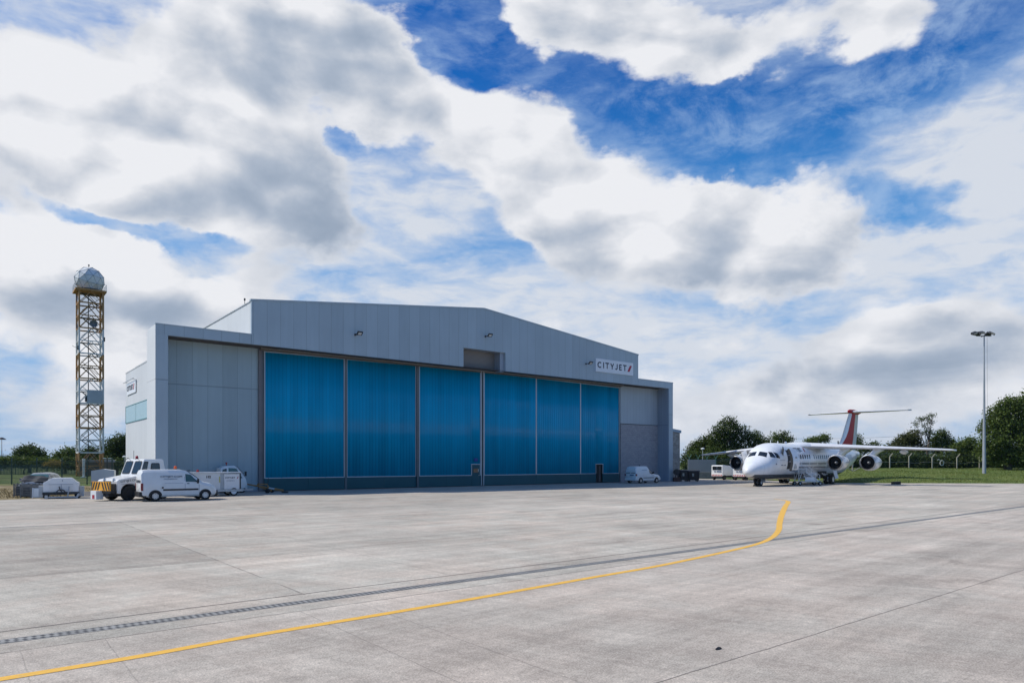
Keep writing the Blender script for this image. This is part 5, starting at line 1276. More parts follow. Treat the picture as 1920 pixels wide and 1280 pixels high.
# white ground power unit with sloping shoulders
G0 = at(115.5, 934, 42.6)
G = thing('ground_power_unit', 'white trailer power unit with sloping shoulders standing on the verge edge', 'power unit', (G0.x, G0.y, 0), R(30))
b = MB(); b.prism([(-.92, .40), (.92, .40), (.92, .92), (.50, 1.27), (-.46, 1.27), (-.92, .98)], -.45, 1.3); b.build('housing', 'white2', G, bevel=.02)
b = MB(); b.box(-.62, .62, -.470, -.452, .48, .88); b.box(-.9, .9, -.465, -.453, .90, .915); b.build('hatch', 'white', G)
b = MB(); b.box(.0, .02, -.49, -.47, .5, .9); b.box(-.65, .64, -.476, -.468, .868, .885); b.box(.05, .1, -.48, -.46, 1.08, 1.14); b.build('hatch_line', 'inkgrey', G)
b = MB(); b.box(-.95, .95, -.55, 1.3, .25, .395); b.build('chassis', 'dark', G)
for x in (-.8, .85):
    for y in (-.2, 1.0): road_wheel(G, x, y, .22, .16) if False else None
for x in (-.86, .86):
    b = MB(); b.smooth = True; wheel(b, (x, .3, .2), .2, .18); b.build('wheel', 'rubber', G, smooth=True, autos=35)
b = MB(); b.bar((-.7, -.6, .10), (.75, -.62, .10), .09); b.bar((.35, -.6, .1), (.42, -.52, .75), .05); b.bar((-.75, -.62, .02), (-.75, -.62, .22), .16); b.bar((.8, -.6, .02), (.95, -.6, .30), .12); b.build('tow_bar', 'galv', G)
b = MB(); b.path([Vector((.0 + .22 * math.cos(t * .7), -.56 - .02 * t, .42 + .14 * math.sin(t * .7))) for t in range(12)], .028); b.path([(-.1, -.5, .75), (-.05, -.56, .55), (.05, -.58, .42)], .025); b.build('cable', 'black', G)
MB().box(-1.16, -.94, -.3, .3, .1, .8).build('side_locker', 'galv', G); MB().box(.94, 1.2, -.3, .3, .12, .75).build('side_locker', 'galv', G)
# little white box trailer behind
K0 = at(193, 921, 52.6)
K = thing('box_trailer', 'small pale box trailer with gently peaked roof in front of the green fence', 'trailer', (K0.x, K0.y, 0), R(25))
b = MB(); b.prism([(-.72, .38), (.78, .38), (.78, 1.62), (.05, 1.74), (-.72, 1.60)], -.4, .9); b.build('body', mat('pale_box', (.52, .54, .54), .6, var=.06), K)
b = MB(); b.box(-.738, -.724, -.38, .88, .4, 1.58); b.build('end_door', mat('cream_panel', (.62, .60, .52), .6), K)
for x in (-.55, -.28): 
    b = MB(); b.smooth = True; wheel(b, (x, -.3, .2), .2, .12); b.build('wheel', 'rubber', K, smooth=True, autos=35)
b = MB(); b.box(-.7, .76, -.35, .85, .28, .375); b.bar((.7, 0, .3), (1.5, -.3, .25), .07); b.build('chassis', 'dark', K)
# aircraft tug with chevron bumper
tugA = gnd(243, 937.8); ta = R(62)
tx = Vector((math.cos(ta), math.sin(ta), 0)); ty = Vector((-math.sin(ta), math.cos(ta), 0))
T0 = tugA + ty * .95
T = thing('pushback_tug', 'white aircraft tug with black and yellow chevron bumper and red roof beacon', 'tug', (T0.x, T0.y, 0), ta)
# local: x aft, y away; near side y=-.95.  front wheel axle at x=0
b = MB(); b.prism([(-.72, .42), (-.74, 1.16), (-.62, 1.24), (.62, 1.46), (.80, 1.46), (.82, .40), (.52, .40), (.50, .66), (.40, .84), (.22, .95), (0, .98), (-.22, .95), (-.40, .84), (-.5, .66), (-.52, .40)], -.95, .95)
b.build('bonnet', 'white', T, bevel=.03)
b = MB(); b.prism([(.82, .42), (.82, 1.5), (2.9, 1.5), (3.0, .9), (3.0, .42)], -.95, .95); b.build('body', 'white', T, bevel=.03)
# cab: lofted box leaning back at the front
b = MB(); r0 = [(.62, -.93, 1.44), (2.35, -.93, 1.50), (2.35, .93, 1.50), (.62, .93, 1.44)]; r1 = [(.95, -.86, 2.38), (2.22, -.86, 2.38), (2.22, .86, 2.38), (.95, .86, 2.38)]; r2 = [(1.05, -.78, 2.43), (2.15, -.78, 2.43), (2.15, .78, 2.43), (1.05, .78, 2.43)]
b.loft([r0, r1, r2]); b.build('cab', 'white', T, bevel=.02)
def quadpatch(b, P00, P10, P11, P01, off):
    P = [Vector(p) for p in (P00, P10, P11, P01)]; n_ = (P[1] - P[0]).cross(P[3] - P[0]).normalized() * off
    b.add([p + n_ for p in P], [(0, 1, 2, 3)])
def cabpt(u, v, face):   # u across, v up on the front / near side faces
    if face == 'f': a = Vector(r0[0]).lerp(Vector(r0[3]), u); c = Vector(r1[0]).lerp(Vector(r1[3]), u)
    else: a = Vector(r0[0]).lerp(Vector(r0[1]), u); c = Vector(r1[0]).lerp(Vector(r1[1]), u)
    return a.lerp(c, v)
def cabwin(name, face, u0, u1, v0, v1, off):
    fr = MB(); q = [cabpt(u0, v0, face), cabpt(u1, v0, face), cabpt(u1, v1, face), cabpt(u0, v1, face)]
    c = sum(q, Vector()) / 4; nrm = (q[1] - q[0]).cross(q[3] - q[0]).normalized() * off
    def rr(s_, n=4):
        pts = []
        for i in range(4):
            a = q[i]; p_ = q[i - 1]; nx_ = q[(i + 1) % 4]; k = .16
            e0 = a.lerp(p_, k); e1 = a.lerp(nx_, k)
            for t in range(n + 1):
                tt = t / n; pts.append((e0 * (1 - tt) ** 2 + a * 2 * tt * (1 - tt) + e1 * tt * tt - c) * s_ + c)
        return pts
    p1 = rr(1.0); p2 = rr(.86)
    fr.add([p + nrm for p in p1], [tuple(range(len(p1)))]); w = fr.build(name, 'black', T, recalc=False)
    g_ = MB(); g_.add([p + nrm * 1.6 for p in p2], [tuple(range(len(p2)))]); g_.build('pane', 'glass', w, recalc=False)
cabwin('windscreen', 'f', .04, .46, .10, .93, -.012); cabwin('windscreen', 'f', .54, .96, .10, .93, -.012)
cabwin('quarter_window', 's', .03, .24, .06, .90, .012); cabwin('side_window', 's', .38, .78, .10, .80, .012)
b = MB(); b.bar((1.32, -.95, .5), (1.32, -.95, 1.5), .02, .02); b.bar((.82, -.957, .95), (-.5, -.957, .95 + .02), .014, .014); b.build('door_line', 'inkgrey', T)
tl = face_mtx((-.55, -.962, 1.06), (1, 0, .10)); text('lettering', 'CITYJET.COM', .17, 'navy', T, tl, sx=1.1)
# chevron bumper
b = MB(); b.box(-1.08, -.74, -.88, .88, .46, .62); b.box(-.84, -.74, -.85, .85, .40, 1.0); b.build('front_frame', 'dark', T)
bm_ = MB(); bm_.box(-1.12, -1.08, -.9, .9, .60, 1.12); bp_ = bm_.build('bumper_plate', 'yellow', T)
b = MB(); x = -1.126
for i in range(-4, 5):
    if i == 0: continue
    s = 1 if i > 0 else -1; y0 = (abs(i) - .45) * .25 * s
    ylo, yhi = y0 + s * .13, y0 - s * .06
    f = lambda y: max(-.89, min(.89, y))
    b.add([(x, f(y0 + s * .10), .63), (x, f(y0 + s * .23), .63), (x, f(y0 + s * .03), 1.09), (x, f(y0 - s * .10), 1.09)], [(0, 1, 2, 3)])
b.build('chevrons', 'black', bp_)
b = MB(); b.box(-1.42, -1.0, -.05, .50, .10, .60); bl = b.build('bumper_weight', 'white2', T, bevel=.02)
b = MB(); b.box(-1.428, -1.422, .10, .32, .14, .36); b.build('red_mark', mat('mark_red', (.38, .02, .03), .5), bl)
for y in (-.55, .35):
    b = MB(); b.smooth = True; b.lathe([(0, .07), (.10, .075), (.16, .04)], (-.70, y, 1.15), 'z', 10); b.build('bonnet_lamp', 'lens', T)
b = MB(); b.box(-.755, -.742, -.35, .30, 1.05, 1.15); b.build('grille', 'black', T)
for x, r in ((0, .43), (2.15, .43)):
    for y in (-.80, .80):
        b = MB(); b.smooth = True; wheel(b, (x, y, r), r, .28); w = b.build('wheel', 'rubber', T, smooth=True, autos=35)
        b = MB(); hub(b, (x, y, r), r * .9, .28); b.build('hub', 'dark', w)
b = MB(); b.box(-1.0, 2.9, -.55, .55, .25, .5); b.build('chassis', 'dark', T)
b = MB(); b.smooth = True; b.lathe([(0, .08), (.16, .08), (.22, .03)], (1.3, .35, 2.43), 'z', 12); b.build('beacon', 'redb', T, smooth=True)
b = MB(); b.tube((1.2, .50, 2.43), (1.2, .50, 2.95), .012, n=6); b.build('aerial', 'dark', T)
b = MB(); b.path([(.95, .50, 2.42), (.85, .55, 2.50), (.78, .60, 2.42)], .02, 6); b.path([(.95, -.35, 2.42), (.85, -.30, 2.50), (.78, -.25, 2.42)], .02, 6); b.build('wiper_motor', 'black', T)
# big white generator box trailer "112"
g0 = gnd(438, 929); 
GX = thing('generator_trailer', 'white generator trailer with CITYJET lettering and red beacon behind the panel van', 'generator', tuple(g0 - UX * 2.98 + VX * .2), HU)
b = MB(); b.box(0.05, 2.18, -.02, 1.5, .45, 1.52); b.build('housing', 'white', GX)
b = MB(); b.box(2.42, 3.42, -.03, 1.5, .45, 1.50); b.build('cable_locker', 'white2', GX)
b = MB(); b.box(2.19, 2.41, .0, 1.45, .45, 1.52); b.build('grey_column', 'galv', GX)
b = MB(); b.box(-.05, 3.50, -.10, 1.55, 1.53, 1.60); b.build('roof', 'white2', GX)
b = MB(); b.box(3.43, 3.50, -.06, 1.5, .45, 1.52); b.box(2.44, 3.4, -.045, -.032, 1.47, 1.49); b.build('panel_line', 'dark', GX)
b = MB(); b.box(-.02, .045, 0, 1.48, .5, 1.5); b.build('end_panel', 'white2', GX)
b = MB(); b.box(-.1, 3.6, -.06, 1.5, .28, .44); b.build('chassis', 'alu', GX)
for x in (.55, 3.05):
    for y in (.05, 1.4):
        b = MB(); b.smooth = True; wheel(b, (x, y, .27), .27, .18); w = b.build('wheel', 'rubber', GX, smooth=True, autos=35); b = MB(); hub(b, (x, y, .27), .34, .18); b.build('hub', 'white2', w)
text('number', '112', .20, 'black', GX, face_mtx((1.28, -.026, 1.22), (1, 0, 0)), bold=.012)
airline_letters(GX, 2.50, 1.16, .105, 1.05, face_mtx((0, -.036, 0), (1, 0, 0)))
text('lettering', 'ENGINEERING', .075, 'inkgrey', GX, face_mtx((2.58, -.036, .99), (1, 0, 0)), sx=1.1)
b = MB(); b.T = face_mtx((0, -.04, 0), (1, 0, 0)); b.prism([(3.24, 1.15), (3.29, 1.15), (3.36, 1.29), (3.31, 1.29)], .0, .006, 'xy'); b.build('emblem', 'logored', GX)
b = MB(); b.smooth = True; b.lathe([(0, .08), (.12, .08), (.17, .02)], (.85, .3, 1.60), 'z', 12); b.build('beacon', 'redb', GX, smooth=True)
b = MB(); b.bar((.1, .5, 1.66), (.45, .6, 1.72), .05); b.box(.05, .2, .3, .5, 1.6, 1.68); b.build('roof_fitting', 'dark', GX)
b = MB(); b.bar((3.6, .3, .35), (4.4, .3, .38), .08); b.bar((3.6, 1.1, .35), (4.4, .3, .38), .08); b.build('drawbar', 'galv', GX)
b = MB(); b.box(2.1, 2.16, -.04, -.022, .9, 1.3); b.build('yellow_label', mat('label_yellow', (.55, .5, .12), .5), GX)
# small white cab vehicle behind it
c0_ = at(409, 912, 50.0)
C = thing('cab_vehicle', 'small white utility cab with rounded screen and black mirror behind the generator trailer', 'vehicle', (c0_.x, c0_.y, 0), HU)
stt = [(0, 1.62, .66, .58, .3), (.04, 1.80, .68, .60, .26), (.35, 1.98, .70, .60, .26), (1.0, 2.0, .70, .60, .26), (1.25, 1.86, .70, .58, .26), (1.55, 1.50, .70, .58, .26), (1.80, 1.05, .69, .60, .26), (1.88, .70, .66, .58, .28)]
BT = Body(stt); BT.mesh('cab', 'white', C, .06)
b = MB(); BT.side(b, [(.52, 1.12), (1.52, 1.08), (1.12, 1.80), (.56, 1.84)], -1, .012); b.build('door_window', 'glassg', C)
b = MB(); BT.side(b, [(.08, 1.3), (.42, 1.3), (.42, 1.8), (.14, 1.72)], -1, .012); b.build('rear_window', 'glass', C)
b = MB(); BT.top(b, 1.16, 1.76, 1.0); b.build('windscreen', 'glass', C)
b = MB(); b.bar((1.55, -.70, 1.45), (1.66, -.95, 1.42), .03); b.box(1.60, 1.72, -1.05, -.92, 1.24, 1.58); b.build('mirror', 'black', C)
b = MB(); b.tube((.55, -.1, 2.0), (.55, -.1, 2.12), .03); b.tube((.55, -.1, 2.12), (.55, -.1, 2.25), .06); b.build('beacon', 'redb', C)
for x in (.4, 1.5):
    for y in (-.6, .6): road_wheel(C, x, y, .24, .16)
b = MB(); b.box(.1, 1.9, -.5, .5, .12, .3); b.build('chassis', 'dark', C)
# rusty orange tow bar
tb0 = at(463, 912, 50.8); tb1 = at(546, 922, 50.6)
TB = thing('tow_bar', 'rusty orange aircraft tow bar on two small black wheels before the first blue door', 'tow bar', (0, 0, 0))
h0 = Vector((tb0.x, tb0.y, .62)); h1 = Vector((tb1.x, tb1.y - .9, .14)); L = h1 - h0
b = MB(); b.tube(h0, h0 + L * .30, .055); b.tube(h0 + L * .30, h0 + L * .56, .075); b.tube(h0 + L * .70, h0 + L * .90, .085); b.build('beam', 'orange', TB)
b = MB(); b.tube(h0 + L * .56, h0 + L * .70, .07); b.build('pale_sleeve', 'towwhite', TB)
b = MB(); b.box(h1.x - .4, h1.x + .05, h1.y - .05, h1.y + .1, .03, .14); b.bar(h0 + Vector((-.35, 0, .03)), h0, .07); b.build('tow_head', 'black', TB)
w0 = h0 + L * .47
b = MB(); b.bar(h0 + L * .28 + Vector((0, 0, .16)), h0 + L * .52 + Vector((0, 0, .26)), .08); b.bar(h0 + L * .50 + Vector((0, 0, .26)), w0 + Vector((.25, 0, .0)), .07); b.bar(h0 + L * .3, (w0.x + .35, w0.y - .3, .18), .09); b.bar((w0.x + .3, w0.y - .42, .17), (w0.x + .3, w0.y + .42, .17), .06); b.bar(h0 + L * .26, h0 + L * .28 + Vector((0, 0, .16)), .08); b.build('wheel_frame', 'orange', TB)
b = MB(); b.bar(h0 + L * .52 + Vector((0, 0, .2)), h0 + L * .54 + Vector((0, 0, .75)), .03); b.build('jack_handle', 'dark', TB)
for dy in (-.48, .48):
    b = MB(); b.smooth = True; wheel(b, (w0.x + .3, w0.y + dy, .17), .17, .11); b.build('wheel', 'rubber', TB, smooth=True, autos=35)
# service trucks behind the airliner nose
def service_truck(long):
    t = bpy.data.objects.new('service_truck', None); COL.objects.link(t)
    b = MB(); b.prism([(0, .55), (long, .55), (long, 1.80), (.25, 1.92), (0, 1.86)], -.80, .80); b.build('body', 'white', t, bevel=.04)
    b = MB(); b.prism([(long, .45), (long + 1.3, .45), (long + 1.35, 1.0), (long + .9, 1.7), (long, 1.75)], -.78, .78); b.build('cab', 'white2', t, bevel=.05)
    b = MB(); b.box(-.05, .0, -.78, .78, .50, .92); b.build('tail_board', 'white2', t)
    b = MB()
    for i in range(7):
        y = -.76 + i * .22; b.add([(-.056, y, .52), (-.056, y + .11, .52), (-.056, y + .20, .72), (-.056, y + .09, .72)], [(0, 1, 2, 3)])
    b.build('hazard_stripes', 'red', t)
    b = MB(); b.box(-.058, -.05, -.62, .0, .98, 1.22); b.box(-.058, -.05, .12, .4, 1.02, 1.18); b.build('rear_titles', 'inkgrey', t)
    b = MB(); b.box(-.055, -.005, -.62, -.04, 1.32, 1.76); b.build('rear_window', 'glass', t)
    b = MB(); b.box(-.055, -.005, .04, .62, 1.32, 1.76); b.build('rear_window', 'glass', t)
    b = MB(); b.box(0, long + 1.2, -.6, .6, .32, .50); b.build('chassis', 'dark', t)
    for x in (.55, long + .6):
        for y in (-.70, .70):
            b = MB(); b.smooth = True; wheel(b, (x, y, .33), .33, .22); b.build('wheel', 'rubber', t, smooth=True, autos=35)
    return t
t1 = service_truck(2.6); P = at(1347, 899, 88); t1.location = (P.x, P.y + .6, 0); t1.rotation_euler = (0, 0, R(44)); tag(t1, 'white service truck with red striped tail under the far wing, left one of two', 'truck', 'service trucks behind the airliner')
t2 = copy_tree(t1); P = at(1389, 899, 85.5); t2.location = (P.x, P.y + .6, 0); t2.rotation_euler = (0, 0, R(50)); tag(t2, 'white service truck with red striped tail close behind the airliner nose, right one of two', 'truck', 'service trucks behind the airliner')
# dark bins beside the annexe
def bin_(w_, d_, h_, name='waste_bin'):
    t = bpy.data.objects.new(name, None); COL.objects.link(t)
    b = MB(); b.loft([[(-w_ / 2 * .93, -d_ / 2 * .9, .16), (w_ / 2 * .93, -d_ / 2 * .9, .16), (w_ / 2 * .93, d_ / 2 * .9, .16), (-w_ / 2 * .93, d_ / 2 * .9, .16)], [(-w_ / 2, -d_ / 2, h_ * .86), (w_ / 2, -d_ / 2, h_ * .86), (w_ / 2, d_ / 2, h_ * .86), (-w_ / 2, d_ / 2, h_ * .86)]]); b.build('body', 'black', t)
    b = MB(); b.prism([(-d_ / 2 - .04, h_ * .865), (d_ / 2 + .04, h_ * .865), (d_ / 2, h_ * .95), (0, h_), (-d_ / 2, h_ * .93)], -w_ / 2 - .03, w_ / 2 + .03, 'yz'); b.build('lid', 'dark', t)
    for x in (-w_ * .38, w_ * .38):
        for y in (-d_ * .3, d_ * .3): b = MB(); wheel(b, (x, y, .09), .09, .06); b.build('castor', 'rubber', t)
    return t
Zb = 81.6
for i, (px, w_, h_, lab) in enumerate([(1281, .95, 1.42, 'black wheeled waste bin with pale label, middle one beside the annexe'), (1299, 1.3, 1.36, 'wide black wheeled waste bin farthest from the annexe wall')]):
    t = bin_(w_, 1.0, h_); P = at(px, 900, Zb); t.location = (P.x, P.y, 0); t.rotation_euler = (0, 0, R(4)); tag(t, lab, 'bin', 'waste bins beside the annexe')
    b = MB(); b.box(-.25, -.02, -.512, -.5, h_ * .45, h_ * .7); b.build('label', mat('bin_label' + str(i), (.35, .34, .28), .7), t)
t = thing('coiled_hose_drum', 'dark round drum on a reddish stand against the annexe wall', 'drum', tuple(at(1268.5, 901, 80.5) * Vector((1, 1, 0))) if False else (at(1268.5, 901, 80.9).x, 80.9, 0), 0)
b = MB(); b.smooth = True; b.lathe([(-.14, .02), (-.14, .36), (-.1, .36), (-.1, .26), (.1, .26), (.1, .36), (.14, .36), (.14, .02)], (0, 0, 1.12), 'y', 20); b.build('drum', 'black', t, smooth=True)
b = MB(); b.bar((-.3, 0, 0), (0, 0, 1.1), .08); b.bar((.3, 0, 0), (0, 0, 1.1), .08); b.box(-.36, .36, -.25, .25, 0, .5); b.build('stand', mat('rust_brown', (.09, .045, .035), .8, var=.3), t)
# ------------------------------------------------------------------ TREES
def leaf_mat(name, c1, c2, tr=.3):
    m = bpy.data.materials.new(name); m.use_nodes = True
    N = NT(m.node_tree); N.n.clear(); out = N.new('ShaderNodeOutputMaterial')
    tc = N.new('ShaderNodeTexCoord').outputs['Object']
    f = N.smooth(N.noise(tc, 1.1, 5, .7), .3, .7); g = N.smooth(N.noise(tc, 6., 3, .6), .3, .7, .65, 1.4, 'LINEAR')
    nd = N.new('ShaderNodeVectorMath', operation='SCALE'); N.l.new(N.mix(f, (*c1, 1), (*c2, 1)), nd.inputs[0]); N.l.new(g, nd.inputs['Scale'])
    d = N.new('ShaderNodeBsdfDiffuse'); t = N.new('ShaderNodeBsdfTranslucent'); gl = N.new('ShaderNodeBsdfGlossy'); gl.inputs['Roughness'].default_value = .45
    N.l.new(nd.outputs[0], d.inputs[0]); N.l.new(nd.outputs[0], t.inputs[0]); gl.inputs[0].default_value = (.5, .5, .5, 1)
    a = N.new('ShaderNodeMixShader'); a.inputs[0].default_value = tr; N.l.new(d.outputs[0], a.inputs[1]); N.l.new(t.outputs[0], a.inputs[2])
    c = N.new('ShaderNodeMixShader'); c.inputs[0].default_value = .03; N.l.new(a.outputs[0], c.inputs[1]); N.l.new(gl.outputs[0], c.inputs[2])
    N.l.new(c.outputs[0], out.inputs[0]); return m
M['leafA'] = leaf_mat('leaf_dark', (.036, .058, .012), (.088, .122, .026))
M['leafB'] = leaf_mat('leaf_mid', (.058, .092, .018), (.125, .165, .036))
M['leafC'] = leaf_mat('leaf_olive', (.055, .068, .020), (.095, .105, .030))
M['leafY'] = leaf_mat('leaf_gold', (.22, .17, .03), (.30, .22, .05))
nrg = np.random.default_rng(11)
def crown_mesh(name, lobes, origin, leaf=.34, dens=1.0, material='leafA', gap=.25):
    """lobes: (centre Vector, rx, ry, rz) in world space; leaves as small bent quads in clumps"""
    V = []; 
    for (c, rx, ry, rz) in lobes:
        area = 4 * math.pi * ((rx * ry + rx * rz + ry * rz) / 3)
        ncl = int(max(14, area * 4.2 * dens))
        d = nrg.normal(size=(ncl, 3)); d /= np.linalg.norm(d, axis=1)[:, None]
        rad = nrg.uniform(.30, 1.0, ncl) ** .5
        # bumpy outline
        bump = 1 + .16 * np.sin(d[:, 0] * 7 + c.x) * np.sin(d[:, 2] * 6 + c.z) + nrg.normal(0, .07, ncl)
        P = np.array(c)[None] + d * np.array([rx, ry, rz])[None] * (rad * bump)[:, None]
        P = P[nrg.random(ncl) > gap * .5]
        k = nrg.integers(15, 22)
        rep = np.repeat(P, k, axis=0); n = len(rep)
        pos = rep + nrg.normal(0, 1, (n, 3)) * np.array([.42, .42, .30]) * (leaf / .34)
        a = nrg.normal(size=(n, 3)); a /= np.linalg.norm(a, axis=1)[:, None]
        nn = nrg.normal(size=(n, 3)) + np.array([0, 0, .9]); nn /= np.linalg.norm(nn, axis=1)[:, None]
        a = a - nn * (a * nn).sum(1)[:, None]; a /= np.linalg.norm(a, axis=1)[:, None]; b2 = np.cross(nn, a)
        s = leaf * 1.0 * nrg.uniform(.55, 1.15, n)[:, None]
        q = np.stack([pos - a * s * .5, pos - b2 * s * .32 + nn * s * .05, pos + a * s * .5, pos + b2 * s * .32 + nn * s * .05], axis=1)
        V.append(q.reshape(-1, 3))
    V = np.concatenate(V) - np.array(origin)[None]; nv = len(V)
    me = bpy.data.meshes.new(name); me.vertices.add(nv); me.vertices.foreach_set('co', V.astype(np.float32).ravel())
    me.loops.add(nv); me.loops.foreach_set('vertex_index', np.arange(nv, dtype=np.int32))
    me.polygons.add(nv // 4); me.polygons.foreach_set('loop_start', np.arange(0, nv, 4, dtype=np.int32))
    try: me.polygons.foreach_set('loop_total', np.full(nv // 4, 4, dtype=np.int32))
    except Exception: pass
    me.materials.append(M[material]); me.update(calc_edges=True); me.validate()
    o = bpy.data.objects.new(name, me); COL.objects.link(o); return o
def ground_z(x, y): return bank_h(x, y) if (x > 33.5 and y > 74) else 0.
def tree(name, label, cat, px0, Z, lobes, material='leafA', leaf=.34, dens=1., group=None, trunk=True, gap=.25, base_r=.35, low=None):
    X = (px0 - 960) / 1280 * Z; zb = ground_z(X, Z) - .05
    org = Vector((X, Z, zb)); L = []
    for i, (px, py, rx, ry) in enumerate(lobes):
        p = at(px, py, Z + rng.uniform(-.5, .5) * rx * Z / 1280); k = Z / 1280
        L.append((p, rx * k, max(rx, ry) * k * .9, ry * k))
    t = thing(name, label, cat, tuple(org), 0, group)
    c = crown_mesh('crown' if trunk else 'foliage', L, org, leaf, dens, material, gap); c.parent = t
    b = MB(); b.smooth = True
    top = max(l[0].z for l in L) - zb
    pts = [Vector((0, 0, 0))]; n = 5
    for i in range(1, n + 1): pts.append(Vector((rng.uniform(-.15, .15) * i, rng.uniform(-.15, .15) * i, top * .8 * i / n)))
    for i in range(n): b.tube(pts[i], pts[i + 1], base_r * (1 - i / n * .75), base_r * (1 - (i + 1) / n * .75), 8, caps=False)
    for (p, rx, ry, rz) in L:
        e = p - org; i = min(n - 1, max(1, int(n * (e.z * .55) / max(.1, top * .8)))); s = pts[i]; mid = s.lerp(e, .5) + Vector((0, 0, .3)); r_ = base_r * .32
        b.tube(s, mid, r_, r_ * .7, 6, caps=False); b.tube(mid, e, r_ * .7, r_ * .25, 6, caps=False)
        for k in range(3):
            d = Vector((rng.uniform(-1, 1) * rx, rng.uniform(-1, 1) * ry, rng.uniform(-.2, 1) * rz)) * .8; b.tube(mid.lerp(e, .6), e + d, r_ * .35, r_ * .1, 5, caps=False)
    b.build('trunk' if trunk else 'stems', 'bark', t, smooth=True)
    return t
LG = 'trees beyond the left fence'; RG = 'trees behind the airliner'
tree('broadleaf_tree', 'broad dome shaped dark tree beyond the left fence, leftmost in the picture', 'tree', 55, 150, [(40, 851, 13, 10), (55, 846, 15, 12), (70, 851, 12, 11), (32, 859, 8, 7), (58, 857, 22, 9), (76, 860, 8, 6)], 'leafA', .42, 1., LG)
tree('broadleaf_tree', 'medium tree between the domed tree and the radar tower', 'tree', 122, 140, [(110, 856, 8, 9), (123, 850, 11, 10), (135, 848, 9, 9), (120, 861, 15, 8), (140, 858, 8, 8)], 'leafB', .40, 1., LG)
tree('broadleaf_tree', 'dark tree seen through the base of the radar tower', 'tree', 168, 138, [(155, 855, 12, 9), (170, 849, 12, 10), (182, 852, 10, 10), (165, 862, 18, 8)], 'leafA', .40, 1., LG)
tree('broadleaf_tree', 'tall tree between the radar tower and the hangar end wall', 'tree', 218, 128, [(205, 842, 11, 12), (216, 832, 11, 14), (230, 828, 12, 15), (208, 856, 16, 12), (228, 850, 16, 16), (246, 840, 14, 18)], 'leafA', .38, 1., LG)
def hedge(label, pxs, Z, y0, y1, material, leaf=.38, dens=.8, cat='hedge', amp=3, step=13):
    L = []; x = pxs[0]
    while x < pxs[1]:
        yt = y0 + rng.uniform(-amp, amp); L.append((x, (yt + y1) / 2, step * 1.05, (y1 - yt) / 2 + 1)); x += step
    return tree('hedge', label, cat, (pxs[0] + pxs[1]) / 2, Z, L, material, leaf, dens, trunk=False, base_r=.12)
hedge('low mixed hedge beyond the far left fence, under the blue hills', (-20, 110), 134, 861, 874, 'leafB')
hedge('dark hedge behind the foot of the radar tower', (110, 250), 125, 862, 878, 'leafA', amp=2)
tree('shrub', 'yellow flowering shrub beyond the left fence beside the medium tree', 'shrub', 100, 118, [(92, 870, 7, 3), (100, 868, 8, 4), (109, 869, 7, 4)], 'leafY', .22, 2.2, trunk=False, base_r=.06)
# right side
tree('broadleaf_tree', 'rounded dark tree directly right of the hangar annexe', 'tree', 1318, 128, [(1297, 848, 9, 11), (1306, 838, 11, 11), (1320, 829, 12, 12), (1312, 852, 18, 14), (1334, 846, 16, 16), (1330, 829, 10, 12)], 'leafA', .34, 1.1, RG)
tree('broadleaf_tree', 'tallest pointed tree left of the airliner, with sky showing through its top', 'tree', 1368, 124, [(1369, 786, 7, 8), (1360, 796, 10, 9), (1376, 799, 9, 9), (1347, 806, 10, 9), (1356, 814, 13, 11), (1340, 819, 10, 10), (1374, 816, 15, 12), (1392, 808, 10, 10), (1403, 818, 10, 9), (1362, 836, 24, 16), (1394, 834, 18, 14), (1345, 838, 16, 14)], 'leafA', .32, 1.15, RG, gap=.5)
tree('broadleaf_tree', 'smaller tree on the right shoulder of the tallest pointed tree', 'tree', 1425, 126, [(1418, 818, 9, 8), (1430, 825, 10, 9), (1422, 835, 16, 12), (1442, 836, 10, 10)], 'leafA', .32, 1.1, RG, gap=.4)
tree('broadleaf_tree', 'narrow upright tree above the airliner nose, left one of a pair', 'tree', 1456, 130, [(1454, 817, 6, 7), (1459, 826, 8, 8), (1452, 836, 10, 10)], 'leafB', .32, 1.1, RG, gap=.4)
tree('broadleaf_tree', 'narrow upright tree above the airliner cabin roof, right one of a pair', 'tree', 1475, 131, [(1471, 815, 5, 7), (1478, 824, 9, 7), (1472, 835, 12, 10)], 'leafA', .32, 1.1, RG, gap=.4)
hedge('long dark undergrowth behind the airliner nose and the service trucks', (1292, 1500), 119, 848, 884, 'leafA', .36, .8, amp=4, step=16)
hedge('dark undergrowth seen under the airliner wing, behind the tail', (1500, 1670), 121, 856, 880, 'leafA', .34, .9, amp=4, step=14)
tree('broadleaf_tree', 'small far tree showing just above the airliner roof, left of the tail', 'tree', 1530, 175, [(1520, 826, 9, 4), (1532, 825, 9, 5), (1545, 822, 8, 7)], 'leafB', .40, 1.2, RG, gap=.4)
tree('broadleaf_tree', 'slim dark tree half hidden behind the airliner tail', 'tree', 1612, 136, [(1607, 824, 5, 9), (1612, 838, 8, 12), (1630, 840, 12, 8), (1640, 834, 8, 4)], 'leafA', .32, 1.1, RG, gap=.4)
tree('broadleaf_tree', 'spreading tree between the tail and the bare dead tree', 'tree', 1700, 130, [(1672, 842, 12, 8), (1684, 832, 12, 9), (1700, 822, 13, 11), (1716, 818, 12, 12), (1690, 848, 20, 12), (1715, 840, 18, 16)], 'leafC', .34, 1.1, RG, gap=.3)
tree('broadleaf_tree', 'dense bush topped tree right of the bare dead tree', 'tree', 1765, 129, [(1752, 824, 10, 10), (1766, 815, 8, 9), (1776, 826, 11, 9), (1758, 842, 18, 14), (1786, 838, 12, 10)], 'leafA', .34, 1.1, RG, gap=.3)
